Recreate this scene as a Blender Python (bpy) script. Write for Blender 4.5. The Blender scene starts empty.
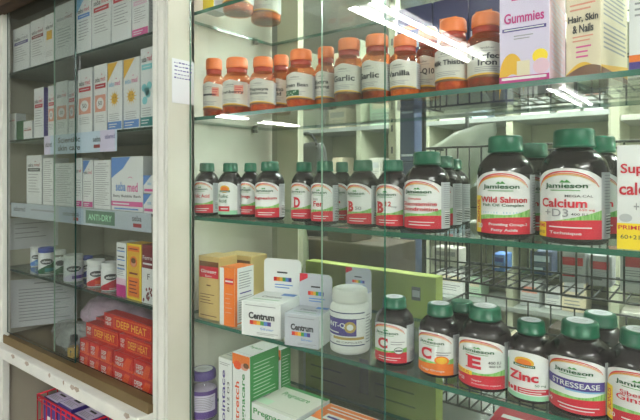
import bpy, bmesh, math, random
from mathutils import Vector, Matrix
random.seed(7)
scn = bpy.context.scene
col = scn.collection
PI = math.pi
# ------------------------------------------------------------------ camera frame numbers
F = 510.0; YAW = math.radians(37.9); CA, SA = math.cos(YAW), math.sin(YAW)
EYE = 1.45; HOR = 175.0
def kk(px):
    r = (px-320)/F
    return (CA*r-SA)/(CA+SA*r)
def wf(px): return -SA*kk(px)+CA
def X(px, Y): return kk(px)*Y
def Z(px, py, Y): return EYE+(HOR-py)*wf(px)*Y/F
# ------------------------------------------------------------------ materials
MATS = {}
def principled(name, colr, rough=.5, metal=0, spec=.5, emit=None, estr=0):
    m = bpy.data.materials.new(name); m.use_nodes = True
    b = m.node_tree.nodes['Principled BSDF']
    b.inputs['Base Color'].default_value = (*colr, 1)
    b.inputs['Roughness'].default_value = rough
    b.inputs['Metallic'].default_value = metal
    b.inputs['Specular IOR Level'].default_value = spec
    if emit:
        b.inputs['Emission Color'].default_value = (*emit, 1); b.inputs['Emission Strength'].default_value = estr
    MATS[name] = m
    return m
def s2l(c): return tuple((x/12.92 if x <= .04045 else ((x+.055)/1.055)**2.4) for x in c)
def rgb(r, g, b): return s2l((r/255, g/255, b/255))
def noisy(name, c1, c2, scale=8, rough=.6, bump=0, stretch=(1,1,1), detail=4, lo=.35, hi=.65, spec=.4):
    m = principled(name, c1, rough, spec=spec); nt = m.node_tree; b = nt.nodes['Principled BSDF']
    tc = nt.nodes.new('ShaderNodeTexCoord'); mp = nt.nodes.new('ShaderNodeMapping'); mp.inputs['Scale'].default_value = stretch
    n = nt.nodes.new('ShaderNodeTexNoise'); n.inputs['Scale'].default_value = scale; n.inputs['Detail'].default_value = detail
    cr = nt.nodes.new('ShaderNodeValToRGB')
    cr.color_ramp.elements[0].position = lo; cr.color_ramp.elements[1].position = hi
    cr.color_ramp.elements[0].color = (*c1, 1); cr.color_ramp.elements[1].color = (*c2, 1)
    L = nt.links.new
    L(tc.outputs['Object'], mp.inputs['Vector']); L(mp.outputs[0], n.inputs['Vector'])
    L(n.outputs['Fac'], cr.inputs[0]); L(cr.outputs[0], b.inputs['Base Color'])
    if bump:
        bp = nt.nodes.new('ShaderNodeBump'); bp.inputs['Strength'].default_value = bump; bp.inputs['Distance'].default_value = .01
        L(n.outputs['Fac'], bp.inputs['Height']); L(bp.outputs[0], b.inputs['Normal'])
    return m
def glassy(name, tint, haze=.03, hazecol=(.8,.85,.82), rough=.0, ior=1.5, hscale=(3,3,.6), hvar=.5, tr=None):
    m = bpy.data.materials.new(name); m.use_nodes = True; nt = m.node_tree
    for n in list(nt.nodes): nt.nodes.remove(n)
    L = nt.links.new; N = nt.nodes.new
    out = N('ShaderNodeOutputMaterial'); t = N('ShaderNodeBsdfTransparent'); t.inputs[0].default_value = (*tint, 1)
    g = N('ShaderNodeBsdfGlossy'); g.inputs['Roughness'].default_value = rough; g.inputs[0].default_value = (1,1,1,1)
    d = N('ShaderNodeBsdfDiffuse'); d.inputs[0].default_value = (*hazecol, 1)
    f = N('ShaderNodeFresnel'); f.inputs[0].default_value = ior
    geo = N('ShaderNodeNewGeometry'); ff = N('ShaderNodeMath'); ff.operation = 'SUBTRACT'; ff.inputs[0].default_value = 1
    L(geo.outputs['Backfacing'], ff.inputs[1]); fm = N('ShaderNodeMath'); fm.operation = 'MULTIPLY'
    L(f.outputs[0], fm.inputs[0]); L(ff.outputs[0], fm.inputs[1])
    tc = N('ShaderNodeTexCoord'); mp = N('ShaderNodeMapping'); mp.inputs['Scale'].default_value = hscale
    no = N('ShaderNodeTexNoise'); no.inputs['Scale'].default_value = 4; no.inputs['Detail'].default_value = 5
    mr = N('ShaderNodeMapRange'); mr.inputs['From Min'].default_value = .3; mr.inputs['From Max'].default_value = .7
    mr.inputs['To Min'].default_value = haze*(1-hvar); mr.inputs['To Max'].default_value = haze*(1+hvar)
    L(tc.outputs['Object'], mp.inputs[0]); L(mp.outputs[0], no.inputs[0]); L(no.outputs['Fac'], mr.inputs[0])
    m1 = N('ShaderNodeMixShader'); m2 = N('ShaderNodeMixShader')
    L(mr.outputs[0], m1.inputs[0]); L(t.outputs[0], m1.inputs[1]); L(d.outputs[0], m1.inputs[2])
    L(fm.outputs[0], m2.inputs[0]); L(m1.outputs[0], m2.inputs[1]); L(g.outputs[0], m2.inputs[2])
    L(m2.outputs[0], out.inputs[0]); MATS[name] = m
    return m
def flat(name, r, g, b, rough=.45, spec=.4):
    if name not in MATS: principled(name, rgb(r, g, b), rough, spec=spec)
    return name
for a in [('white',226,228,228),('offwhite',206,206,196),('ink',52,54,60),('greytext',150,152,156),('lightgrey',186,190,194),
          ('red',206,34,58),('darkred',140,30,44),('crimson',190,20,48),('green',70,150,70),('darkgreen',28,92,56),('leaf',110,180,84),('lime',150,206,120),
          ('orange',232,120,40),('amberline',240,170,60),('yellow',244,214,40),('goldyellow',226,176,50),('blue',84,134,206),('skyblue',130,184,220),
          ('navy',50,52,104),('indigo',74,60,140),('purple',98,64,150),('pink',214,84,150),('rose',206,70,100),('magenta',190,40,130),('aqua',130,206,212),
          ('maroon',120,30,46),('gold',178,150,84),('darkgold',136,112,60),('silver',186,190,200),('lavender',216,206,232),('cream',226,214,186),
          ('brown',112,74,44),('salmonbg',222,150,130),('black',18,18,20),('heatorange',232,84,34),('heatred',206,28,30),('heatyellow',246,180,60),
          ('boxgreen',50,140,70),('palegreen',186,216,190),('mint',150,208,170),('dullgrey',96,100,100),('dullbrown',84,70,60),('palepink',226,190,210),
          ('teal',40,130,130),('deepblue',40,60,150),('paper',214,216,222),('stripgrey',176,186,196),('stripblue',160,176,196),('paleblue',196,214,232)]:
    flat(*a)
principled('capgreen', rgb(2,95,67), .35, spec=.5)
principled('bottledark', rgb(26,20,24), .16, spec=.6)
principled('caporange', rgb(232,124,62), .4)
principled('neckmaroon', rgb(166,60,44), .25)
principled('capwhite', rgb(214,216,212), .4)
principled('jarwhite', rgb(222,224,222), .35)
principled('capblue', rgb(54,74,160), .4)
principled('cappurple', rgb(84,62,140), .4)
principled('wire', rgb(34,42,40), .45)
principled('goldfoil', rgb(214,186,124), .38, metal=.2)
principled('steel', rgb(170,170,165), .35, metal=.9)
principled('tube', (1,1,1), .5, emit=(1,1,.97), estr=42)
principled('lampbody', rgb(150,152,150), .5)
noisy('whitepaint', rgb(208,210,204), rgb(216,218,212), 14, .55, .05)
noisy('sillpaint', rgb(206,208,204), rgb(218,218,212), 20, .5, .1)
noisy('chip', rgb(172,160,150), rgb(150,134,122), 60, .8)
noisy('sidepaint', rgb(206,206,194), rgb(198,198,184), 5, .7, .03)
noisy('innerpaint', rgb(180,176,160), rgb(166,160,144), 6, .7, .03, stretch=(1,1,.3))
noisy('brownwood', rgb(112,94,62), rgb(98,80,50), 9, .6, .03, stretch=(.6,3,1))
noisy('darkwood', rgb(96,72,50), rgb(70,50,36), 10, .6, .05, stretch=(1,5,1))
noisy('greyshelf', rgb(158,166,162), rgb(140,148,144), 6, .8)
noisy('wallpaint', rgb(196,200,176), rgb(186,190,166), 2, .8)
noisy('ceilpaint', rgb(214,216,208), rgb(204,206,198), 2, .9)
noisy('farwall', rgb(176,180,158), rgb(160,166,144), 2, .8)
noisy('floortile', rgb(150,146,136), rgb(130,126,118), 4, .4)
noisy('limeboard', rgb(162,184,86), rgb(172,190,98), 6, .6)
noisy('limedark', rgb(124,146,66), rgb(116,138,60), 6, .6)
noisy('greycloth', rgb(62,66,66), rgb(48,52,52), 8, .8, .2)
noisy('browncarton', rgb(96,86,72), rgb(76,68,58), 6, .8)
noisy('bluecarton', rgb(64,80,112), rgb(76,92,124), 6, .7)
noisy('capsA', rgb(230,150,40), rgb(190,90,20), 90, .3, .4, detail=1)
noisy('capsB', rgb(90,40,20), rgb(150,60,30), 90, .3, .4, detail=1)
noisy('capsC', rgb(236,196,60), rgb(200,140,30), 90, .3, .4, detail=1)
noisy('grass', rgb(96,170,74), rgb(160,206,130), 160, .5, stretch=(3,3,.4), detail=2)
noisy('pinkplastic', rgb(206,176,196), rgb(168,146,164), 9, .25, .5)
glassy('doorglass', (.955,.97,.96), haze=.010, hvar=.6)
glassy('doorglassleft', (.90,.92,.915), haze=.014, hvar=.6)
glassy('backglass', (.93,.96,.94), haze=.035, hazecol=(.75,.8,.7), hvar=.5)
glassy('shelfglass', (.93,.97,.95), haze=.03, hazecol=(.62,.76,.68), rough=.02)
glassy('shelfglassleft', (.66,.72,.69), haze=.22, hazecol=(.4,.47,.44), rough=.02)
glassy('amber', (.93,.52,.28), haze=.17, hazecol=rgb(226,104,44), rough=.05, hvar=.1)
glassy('clearjar', (.9,.88,.93), haze=.12, hazecol=rgb(196,180,190), rough=.05, hvar=.1)
glassy('polybag', (.93,.93,.93), haze=.32, hazecol=(.8,.82,.82), rough=.15, hvar=.6)
glassy('bagfold', (.9,.94,.9), haze=.7, hazecol=(.66,.72,.64), rough=.3, hvar=.2)
principled('glassedge', rgb(36,98,80), .15, spec=.6)
principled('glassedgedark', rgb(24,60,54), .15, spec=.6)
principled('glassedgepale', rgb(150,186,166), .15, spec=.6)
# ------------------------------------------------------------------ mesh builder
TXT = {}
def text_mesh(s, bold):
    key = (s, bold)
    if key in TXT: return TXT[key]
    cu = bpy.data.curves.new('tmp', 'FONT'); cu.body = s; cu.size = 1; cu.offset = bold; cu.resolution_u = 3
    o = bpy.data.objects.new('tmp', cu)
    me = bpy.data.meshes.new_from_object(o)
    vs = [(v.co.x, v.co.y) for v in me.vertices]; fs = [tuple(p.vertices) for p in me.polygons]
    bpy.data.objects.remove(o); bpy.data.curves.remove(cu); bpy.data.meshes.remove(me)
    x0 = min(v[0] for v in vs); x1 = max(v[0] for v in vs); y0 = min(v[1] for v in vs); y1 = max(v[1] for v in vs)
    TXT[key] = (vs, fs, x0, x1, y0, y1)
    return TXT[key]
EPS = .00022
BLUR = {'NOTICE','SEAL','CREAM','TONIC','FACE','Relief','OMEGA','Royal','Royal Jelly','Multi','NEW','BALM','Baby','Iron ','Soluble','Try new','Original','Helps combat tension','pour soulager','1 a day calcium supplement','Vit B6','E ','Stress','CLEANSING'}
class MB:
    def __init__(self): self.v = []; self.f = []; self.m = []; self.sm = []; self.map = lambda u, v, l: (u, v, l); self.curved = False; self.su = 1; self.sv = 1
    def add(self, vs, fs, mat, smooth=False):
        o = len(self.v); self.v += [tuple(p) for p in vs]
        for i, f in enumerate(fs):
            self.f.append(tuple(a+o for a in f)); self.m.append(mat if isinstance(mat, str) else mat[i]); self.sm.append(smooth)
    def box(self, c, s, mat, rz=0, bev=0):
        cx, cy, cz = c; a, b, d = s[0]/2, s[1]/2, s[2]/2
        if bev:
            bm = bmesh.new(); bmesh.ops.create_cube(bm, size=1)
            for v in bm.verts: v.co = Vector((v.co.x*s[0], v.co.y*s[1], v.co.z*s[2]))
            bmesh.ops.bevel(bm, geom=list(bm.edges), offset=bev, segments=2, affect='EDGES', profile=.6)
            vs = [tuple(v.co) for v in bm.verts]; bm.verts.index_update(); fs = [tuple(v.index for v in f.verts) for f in bm.faces]; bm.free()
        else:
            vs = [(i*a, j*b, k*d) for k in (-1, 1) for j in (-1, 1) for i in (-1, 1)]
            fs = [(0,2,3,1),(4,5,7,6),(0,1,5,4),(2,6,7,3),(0,4,6,2),(1,3,7,5)]
        cr, sr = math.cos(rz), math.sin(rz)
        vs = [(cx+x*cr-y*sr, cy+x*sr+y*cr, cz+z) for x, y, z in vs]
        self.add(vs, fs, mat)
    def lathe(self, prof, mat, n=40, ribs=0, ribamp=0, sq=0, cx=0, cy=0):
        vs = []; fs = []; ms = []
        for i, p in enumerate(prof):
            r, z = p[0], p[1]
            for j in range(n):
                a = 2*PI*j/n; rr = r
                if ribs and len(p) > 2 and p[2] == 'r': rr = r*(1+ribamp*(1 if j % 2 else -1))
                vs.append((cx+rr*math.cos(a), cy+rr*math.sin(a), z))
        for i in range(len(prof)-1):
            for j in range(n):
                fs.append((i*n+j, i*n+(j+1) % n, (i+1)*n+(j+1) % n, (i+1)*n+j))
        self.add(vs, fs, mat, True)
        if prof[0][0] > 1e-5: self.add([vs[j] for j in range(n)], [tuple(reversed(range(n)))], mat)
        if prof[-1][0] > 1e-5: self.add([vs[(len(prof)-1)*n+j] for j in range(n)], [tuple(range(n))], mat)
    def rod(self, a, b, r, mat, n=6):
        a = Vector(a); b = Vector(b); d = (b-a)
        if d.length < 1e-6: return
        q = d.to_track_quat('Z', 'Y'); vs = []
        for e in (a, b):
            for j in range(n):
                t = 2*PI*j/n; vs.append(tuple(e+q @ Vector((r*math.cos(t), r*math.sin(t), 0))))
        fs = [(j, (j+1) % n, n+(j+1) % n, n+j) for j in range(n)]+[tuple(reversed(range(n))), tuple(range(n, 2*n))]
        self.add(vs, fs, mat, True)
    # ---- printed artwork; u,v in 0..1 of the face
    def cyl(self, r, z0, z1, ang0, ang1):
        self.curved = True; self.su = r*(ang1-ang0); self.sv = z1-z0
        def mp(u, v, l):
            a = ang0+(ang1-ang0)*u; R = r+.0004+l*EPS
            return (R*math.sin(a), -R*math.cos(a), z0+(z1-z0)*v)
        self.map = mp
    def face(self, O, U, V):
        O = Vector(O); U = Vector(U); V = Vector(V); N = U.cross(V).normalized(); self.curved = False
        self.su = U.length; self.sv = V.length
        self.map = lambda u, v, l: tuple(O+U*u+V*v+N*(EPS*l+.0001))
    def strip(self, u0, u1, lo, hi, mat, l=1, n=None):
        if n is None: n = max(2, int(18*abs(u1-u0))+2) if (self.curved or callable(lo) or callable(hi)) else 1
        L = lo if callable(lo) else (lambda u: lo); H = hi if callable(hi) else (lambda u: hi)
        vs = []
        for i in range(n+1):
            u = u0+(u1-u0)*i/n; vs += [self.map(u, L(u), l), self.map(u, H(u), l)]
        self.add(vs, [(2*i, 2*i+2, 2*i+3, 2*i+1) for i in range(n)], mat, self.curved)
    def ell(self, cu, cv, ru, rv, mat, l=1):
        n = 14; vs = []
        for i in range(n+1):
            t = PI*i/n; u = cu-ru*math.cos(t); h = rv*math.sin(t); vs += [self.map(u, cv-h, l), self.map(u, cv+h, l)]
        self.add(vs, [(2*i, 2*i+2, 2*i+3, 2*i+1) for i in range(n)], mat)
    def arc(self, cu, cv, ru, rv, th, a0, a1, mat, l=1, th2=None):
        n = 18; vs = []
        for i in range(n+1):
            s = i/n; a = a0+(a1-a0)*s; t = th*(1 if th2 is None else (1-s)+(th2/th)*s)
            vs += [self.map(cu+ru*math.cos(a), cv+rv*math.sin(a), l), self.map(cu+ru*math.cos(a), cv+rv*math.sin(a)-t, l)]
        self.add(vs, [(2*i+1, 2*i, 2*i+2, 2*i+3) if a1 > a0 else (2*i+1, 2*i+3, 2*i+2, 2*i) for i in range(n)], mat)
    def tri(self, pts, mat, l=1):
        if not self.curved: self.add([self.map(u, v, l) for u, v in pts], [tuple(range(len(pts)))], mat); return
        self.add([self.map(u, v, l) for u, v in pts], [tuple(range(len(pts)))], mat)
    def text(self, s, cu, cv, h, w, mat, l=3, bold=.012, rot=0, slant=0):
        if s in BLUR:      # print too small or blurred to read: plain bars of ink
            a, b = (w/2, h*.3) if not rot else (h*.3, w/2)
            self.strip(cu-a, cu+a, cv-b*.9, cv+b*.9, mat, l, n=(8 if self.curved else 1)); return
        # centre cu,cv, height h and width w as fractions of the face (rot=90 turns it upwards)
        vs, fs, x0, x1, y0, y1 = text_mesh(s, bold*.45)
        W = w*self.su if not rot else w*self.sv; Hh = h*self.sv if not rot else h*self.su
        sx = W/(x1-x0); sy = Hh/(y1-y0)
        pts = [((x-(x0+x1)/2)*sx+slant*(y-(y0+y1)/2)*sy, (y-(y0+y1)/2)*sy) for x, y in vs]
        if rot: pts = [(-y, x) for x, y in pts] if rot > 0 else [(y, -x) for x, y in pts]
        if self.curved and W > .004:
            bm = bmesh.new(); bv = [bm.verts.new((p[0], p[1], 0)) for p in pts]
            for f in fs:
                try: bm.faces.new([bv[i] for i in f])
                except ValueError: pass
            k = -W/2+.003
            while k < W/2:
                bmesh.ops.bisect_plane(bm, geom=list(bm.verts)+list(bm.edges)+list(bm.faces), plane_co=(k,0,0), plane_no=(1,0,0)); k += .003
            bm.verts.index_update(); pts = [(v.co.x, v.co.y) for v in bm.verts]; fs = [tuple(v.index for v in f.verts) for f in bm.faces]; bm.free()
        self.add([self.map(cu+x/self.su, cv+y/self.sv, l) for x, y in pts], fs, mat)
    def lines(self, u0, u1, v1, v0, n, mat='greytext', l=2, jag=.25, th=.35, seed=1):
        rr = random.Random(seed); dv = (v1-v0)/n
        for i in range(n):
            e = u1-(u1-u0)*jag*rr.random(); b = v1-dv*(i+.7)
            self.strip(u0, e, b, b+dv*th, mat, l, n=(max(3, int(abs(e-u0)*22)) if self.curved else 1))
    def barcode(self, u0, u1, v0, v1, l=2, seed=3, horiz=False):
        self.strip(u0, u1, v0, v1, 'white', l, n=3)
        rr = random.Random(seed); n = 7
        for i in range(n):
            a = (i+.15)/n; b = a+(.35+.4*rr.random())/n
            if horiz: self.strip(u0, u1, v0+(v1-v0)*a, v0+(v1-v0)*b, 'ink', l+1, n=3)
            else: self.strip(u0+(u1-u0)*a, u0+(u1-u0)*b, v0, v1, 'ink', l+1, n=1)
    def build(self, name, parent=None, loc=None, rz=0):
        me = bpy.data.meshes.new(name); me.from_pydata(self.v, [], self.f)
        names = []
        for x in self.m:
            if x not in names: names.append(x)
        for x in names: me.materials.append(MATS[x])
        idx = {x: i for i, x in enumerate(names)}
        me.polygons.foreach_set('material_index', [idx[x] for x in self.m])
        me.polygons.foreach_set('use_smooth', self.sm)
        me.update()
        o = bpy.data.objects.new(name, me); col.objects.link(o)
        if parent: o.parent = parent
        if loc: o.location = loc
        o.rotation_euler.z = rz
        return o
def tag(o, label, cat, group=None, kind=None):
    o['label'] = label; o['category'] = cat
    if group: o['group'] = group
    if kind: o['kind'] = kind
    return o
def struct(o, label=None, cat=None):
    o['kind'] = 'structure'
    if label: o['label'] = label
    if cat: o['category'] = cat
    return o
def empty(name, loc, rz, label, cat, group=None):
    o = bpy.data.objects.new(name, None); col.objects.link(o); o.location = loc; o.rotation_euler.z = rz
    o.empty_display_size = .02
    return tag(o, label, cat, group)
# ------------------------------------------------------------------ levels
YR = .705; YL = .652; YP = .634
TOP, SA_, SB, SC = EYE+.353, EYE+.125, EYE-.090, EYE-.310
SD = EYE-.535
L1, L2, L3, L4, L5 = EYE+.3125, EYE+.106, EYE-.085, EYE-.287, EYE-.487
XI = -.946
XD = -.888                     # plane of the dividing panel between the two bays
BACKR = 1.0
EXPO = 1.45
# ================================================================== THE ROOM
def slab(name, c, s, mat, lab=None, bev=0):
    mb = MB(); mb.box((0,0,0), s, mat, bev=bev); return struct(mb.build(name, loc=c), lab)
slab('floor', (-2,-1.2,-.05), (14,11.4,.1), 'floortile')
slab('ceiling', (-2,-1.2,2.50), (14,11.4,.1), 'ceilpaint')
slab('wall_back', (-2,4.5,1.225), (14,.1,2.45), 'farwall')
slab('wall_front', (-2,-6.9,1.225), (14,.1,2.45), 'wallpaint')
slab('wall_left', (-9,-1.2,1.225), (.1,11.4,2.45), 'wallpaint')
slab('wall_right', (5,-1.2,1.225), (.1,11.4,2.45), 'wallpaint')
def lamp(x, y0, y1, lab, z=EYE+.85, along='y'):
    L = abs(y1-y0)
    t = empty('fluorescent_lamp', (x, (y0+y1)/2, z), 0 if along == 'y' else PI/2, lab, 'ceiling lamp', 'fluorescent ceiling lamps')
    mb = MB(); mb.box((0,0,.045), (.20, L+.06, .03), 'lampbody', bev=.004); mb.box((0,0,.09), (.06, L*.9, .07), 'lampbody')
    mb.box((0,L/2+.015,.02),(.16,.02,.05),'lampbody'); mb.box((0,-L/2-.015,.02),(.16,.02,.05),'lampbody'); mb.build('housing', t)
    mb = MB(); mb.rod((0,0,.12), (0,0,2.452-z), .012, 'steel'); mb.build('hanger_rod', t)
    for s in (-1, 1):
        mb = MB(); mb.rod((s*.060, -L/2, .004), (s*.060, L/2, .004), .014, 'tube', 10); mb.build('tube', t)
lamp(-1.41, -.76, -2.30, 'twin tube lamp whose bright streak shows in the upper glass doors')
lamp(-1.26, -3.93, -5.5, 'twin tube lamp farther back, mirrored small above the largest green caps')
lamp(-5.66, -3.5, -4.05, 'short twin tube lamp on the far left, mirrored under the shelf')
lamp(-5.8, -4.5, -5.4, 'longer twin tube lamp on the far left beside the short one')
lamp(1.3, .1, -1.5, 'twin tube lamp over the right end of the cabinet front')
lamp(1.6, -3.6, -5.1, 'twin tube lamp at the right rear of the shop')
lamp(3.1, -1.0, -2.5, 'twin tube lamp at the far right of the shop')
lamp(-.45, 2.5, 1.25, 'added unseen twin tube lamp brightening the background behind the glass cabinet, left')  # added out of frame to brighten the shop behind the back glass
lamp(-1.15, 2.0, 1.2, 'added unseen short twin tube lamp brightening the cartons behind the left end of the glass cabinet')  # extra unseen lamp, put in to lift the stacked cartons and left wall
lamp(.5, 2.8, 1.3, 'added unseen twin tube lamp brightening the background behind the glass cabinet, middle')  # another added lamp outside the view, more light on the background
lamp(1.6, 3.4, 1.8, 'added unseen twin tube lamp lighting the far wall behind the glass cabinet, right')  # added beyond the view so the far wall gets light
# ================================================================== LEFT CABINET (carcass)
XL = -1.702
XP0 = -.942; XW = -1.762
cab = empty('display_cabinet', (-1.32,YP,.0), 0, 'cream painted wooden cabinet with worn sill and dark brown back, left of the glass bay', 'cabinet')
def cpart(name, boxes, parent=cab, bev=0):
    mb = MB()
    lx, ly, lz = parent.location
    for c, s, m in boxes: mb.box((c[0]-lx, c[1]-ly, c[2]-lz), s, m, bev=bev)
    return mb.build(name, parent)
# grooved front post between the bays
cpart('post', [((XP0+dx+w/2, (YP+y+.70)/2, 1.1), (w, .70-(YP+y), 2.2), 'whitepaint') for dx, w, y in ((0,.013,.0),(.013,.006,.005),(.019,.017,.001),(.036,.006,.006),(.042,.010,.002))])
cpart('side_panel', [((XI-.009, .8525, 1.1), (.018, .305, 2.2), 'sidepaint'), (((XI-.004+XD)/2, .6965, 1.1), (XD-XI+.004, .007, 2.2), 'sidepaint'), ((XD-.001, .667, 1.1), (.002, .066, 2.2), 'sidepaint')])
cpart('side_panel', [((XW-.008, .815, 1.1), (.016, .36, 2.2), 'innerpaint')])
cpart('back_panel', [((-1.36, .989, 1.1), (.80, .015, 2.2), 'innerpaint')])
cpart('post', [((XL-.038, .636, 1.1), (.076, .020, 2.2), 'whitepaint')], bev=.002)
cpart('head_rail', [((-1.36, .82, 2.19), (.80, .32, .02), 'innerpaint'), ((-1.325, .612, 2.06), (.80, .04, .25), 'darkwood')])
# sill
mb = MB()
zs = L5
mb.box((0, .0-.012, zs-.030), (.762, .05, .030), 'sillpaint', bev=.004)
rr = random.Random(5)
for i in range(8):
    x = rr.uniform(-.36, .37); w = rr.uniform(.008, .03)
    mb.add([(x, -.0375, zs-.018-rr.uniform(0,.004)), (x+w*.5, -.0378, zs-.026), (x+w, -.0375, zs-.020), (x+w*.8, -.0368, zs-.014), (x+w*.2, -.0368, zs-.0145)], [(0,1,2,3,4)], 'chip')
mb.build('sill', cab)
mb = MB()
mb.box((.006, .006, zs-.006), (.746, .036, .018), 'brownwood'); mb.box((.006,-.010,zs+.006),(.746,.004,.006),'brownwood')
mb.build('door_track', cab)
mb = MB(); mb.box((-.035, .185, zs-.018), (.80, .32, .012), 'brownwood'); mb.build('cabinet_floor', cab)
mb = MB(); mb.box((-.035, .165, EYE-.832), (.80, .36, .02), 'sidepaint'); mb.build('lower_shelf', cab)
# ---- shelves of the left bay
def shelf(name, x0, x1, y0, y1, z, th, mat, edge, lab, grp):
    mb = MB(); cx, cy = (x0+x1)/2, (y0+y1)/2
    a, b = (x1-x0)/2, (y1-y0)/2
    vs = [(i*a, j*b, k) for k in (-th, 0) for j in (-1, 1) for i in (-1, 1)]
    mb.add(vs, [(0,2,3,1),(4,5,7,6)], mat); mb.add(vs, [(0,1,5,4),(2,6,7,3),(0,4,6,2),(1,3,7,5)], edge)
    return tag(mb.build(name, loc=(cx, cy, z)), lab, 'shelf', grp)
xs0, xs1 = XW+.002, XI-.020
shelf('cabinet_shelf', xs0, xs1, YL, .975, L1, .006, 'greyshelf', 'glassedgedark', 'top shelf of the left cabinet under the tallest white cartons', 'left cabinet shelves')
shelf('cabinet_shelf', xs0, xs1, YL, .975, L2, .006, 'greyshelf', 'glassedgedark', 'left cabinet shelf under the sun motif cartons', 'left cabinet shelves')
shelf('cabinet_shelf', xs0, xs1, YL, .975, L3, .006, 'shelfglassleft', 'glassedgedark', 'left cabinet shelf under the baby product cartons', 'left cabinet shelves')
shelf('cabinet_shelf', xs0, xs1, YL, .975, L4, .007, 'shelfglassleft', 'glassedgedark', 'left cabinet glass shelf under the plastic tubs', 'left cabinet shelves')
# ---- sliding doors
def pane(x0, x1, y, z0, z1, mat, edge, lab, grp, name='glass_door', lefte=None, th=.004):
    mb = MB(); a = (x1-x0)/2; h = (z1-z0)/2; b = th/2
    vs = [(i*a, j*b, k*h) for k in (-1, 1) for j in (-1, 1) for i in (-1, 1)]
    mb.add(vs, [(0,1,5,4),(2,6,7,3)], mat)
    mb.add(vs, [(1,3,7,5)], edge); mb.add(vs, [(0,4,6,2)], lefte or edge); mb.add(vs, [(0,2,3,1),(4,5,7,6)], edge)
    return tag(mb.build(name, loc=((x0+x1)/2, y, (z0+z1)/2)), lab, 'glass door', grp)
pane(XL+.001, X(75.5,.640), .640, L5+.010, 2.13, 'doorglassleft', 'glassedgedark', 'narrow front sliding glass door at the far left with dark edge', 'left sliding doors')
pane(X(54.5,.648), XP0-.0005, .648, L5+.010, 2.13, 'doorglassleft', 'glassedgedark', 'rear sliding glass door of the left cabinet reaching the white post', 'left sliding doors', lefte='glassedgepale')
# ================================================================== RIGHT BAY
rc = empty('display_cabinet', (-.30,.70,0), 0, 'glass fronted display cabinet bay with pale green rear post, right of the white post', 'cabinet')
RX1 = .55
cpart('rear_post', [((-.891, BACKR+.016, 1.1), (.072, .022, 2.2), 'wallpaint')], rc)
cpart('side_panel', [((RX1+.01, .84, 1.1), (.02, .29, 2.2), 'sidepaint')], rc)
cpart('top_panel', [((-.17, .84, 2.19), (RX1-XD-.02, .26, .02), 'sidepaint')], rc)
cpart('base', [((-.17, .84, (SD-.012)/2), (RX1-XD-.004, .24, SD-.012), 'sidepaint')], rc)
cpart('back_glass', [((-.153, BACKR+.008, 1.5), (RX1-.004+.852, .004, 1.3), 'backglass')], rc)
cpart('door_track', [((-.17, .695, SD-.02), (RX1-XD-.004, .03, .02), 'steel')], rc)
for nm, z, lab in (('glass_shelf', TOP, 'topmost green edged glass shelf, only its left end in view'),
                   ('glass_shelf', SA_, 'green edged glass shelf under the orange capped bottles'),
                   ('glass_shelf', SB, 'green edged glass shelf under the upper row of green capped bottles'),
                   ('glass_shelf', SC, 'green edged glass shelf under the lower row of green capped bottles'),
                   ('glass_shelf', SD, 'lowest glass shelf holding the pregnancy vitamin cartons')):
    shelf(nm, XI+.003, RX1-.002, YR, BACKR, z, .0075, 'shelfglass', 'glassedge', lab, 'glass shelves of the right bay')
for z in (TOP, SA_, SB, SC):
    for y in (.73, .935):
        mb = MB(); mb.rod((0,0,0), (.014,0,0), .0045, 'steel', 10); mb.box((.006,0,.0), (.008,.012,.008), 'lampbody', bev=.001)
        tag(mb.build('shelf_support', loc=(XI+.001, y, z-.0125)), 'small steel peg holding up the left end of a glass shelf', 'shelf support', 'shelf pegs')
pane(XD+.002, X(385,.688), .688, SD-.008, 2.17, 'doorglass', 'glassedge', 'left sliding glass door of the right bay with a long green edge', 'right sliding doors')
pane(X(322,.697), RX1-.004, .697, SD-.008, 2.17, 'doorglass', 'glassedge', 'right sliding glass door with thin pale left edge', 'right sliding doors', lefte='glassedgepale')
# ================================================================== papers and shelf strips
def sheet(name, O, U, V, lab, cat, art, mat='paper', grp=None):
    O = Vector(O); U = Vector(U); V = Vector(V); N = U.cross(V).normalized()
    mb = MB(); c = O+U*.5+V*.5
    o = O-c; t = N*.0006
    vs = [o+t, o+U+t, o+U+V+t, o+V+t, o, o+U, o+U+V, o+V]
    mb.add(vs, [(0,1,2,3),(7,6,5,4),(0,4,5,1),(1,5,6,2),(2,6,7,3),(3,7,4,0)], mat)
    mb.face(o+t, U, V); art(mb)
    return tag(mb.build(name, loc=c), lab, cat, grp)
def handwriting(mb, n=5):
    rr = random.Random(4)
    for i in range(n):
        v = .9-.085*i; u = .08+.03*rr.random()
        while u < .85:
            w = rr.uniform(.05, .16); mb.strip(u, min(u+w, .92), v, v+.012+.02*rr.random(), 'indigo', 1); u += w+.04
sheet('note_paper', (XD+.0012, .642, Z(177,102,.645)), (0,.056,0), (0,0,.092), 'handwritten note taped to the white side panel between the bays', 'note', handwriting, 'paper')
def printed(mb):
    mb.text('NOTICE', .5, .9, .05, .3, 'greytext', 1); mb.lines(.12, .9, .82, .1, 11, 'greytext', 1, .4, .25, seed=9)
sheet('note_paper', (XW+.0016, .668, L4+.050), (0,.15,0), (0,0,.10), 'plain pale sheet stuck to the left wall above the plastic tubs', 'note', lambda mb: mb.lines(.1,.8,.9,.3,4,'greytext',1,.4,.18))
mb = MB()
sheet('note_paper', (XW+.010, .668, L5+.005), (.08,.17,0), (-.004,.0,.150), 'printed document leaning in the lower left corner of the left cabinet', 'document', printed)
def strip_front(name, p0, p1, y, ztop, h, lab, art, mat):
    x0, x1 = X(p0, y), X(p1, y)
    return sheet(name, (x0, y, ztop-h), (x1-x0,0,0), (0,0,h), lab, 'shelf strip', art, mat, 'shelf edge strips')
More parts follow.
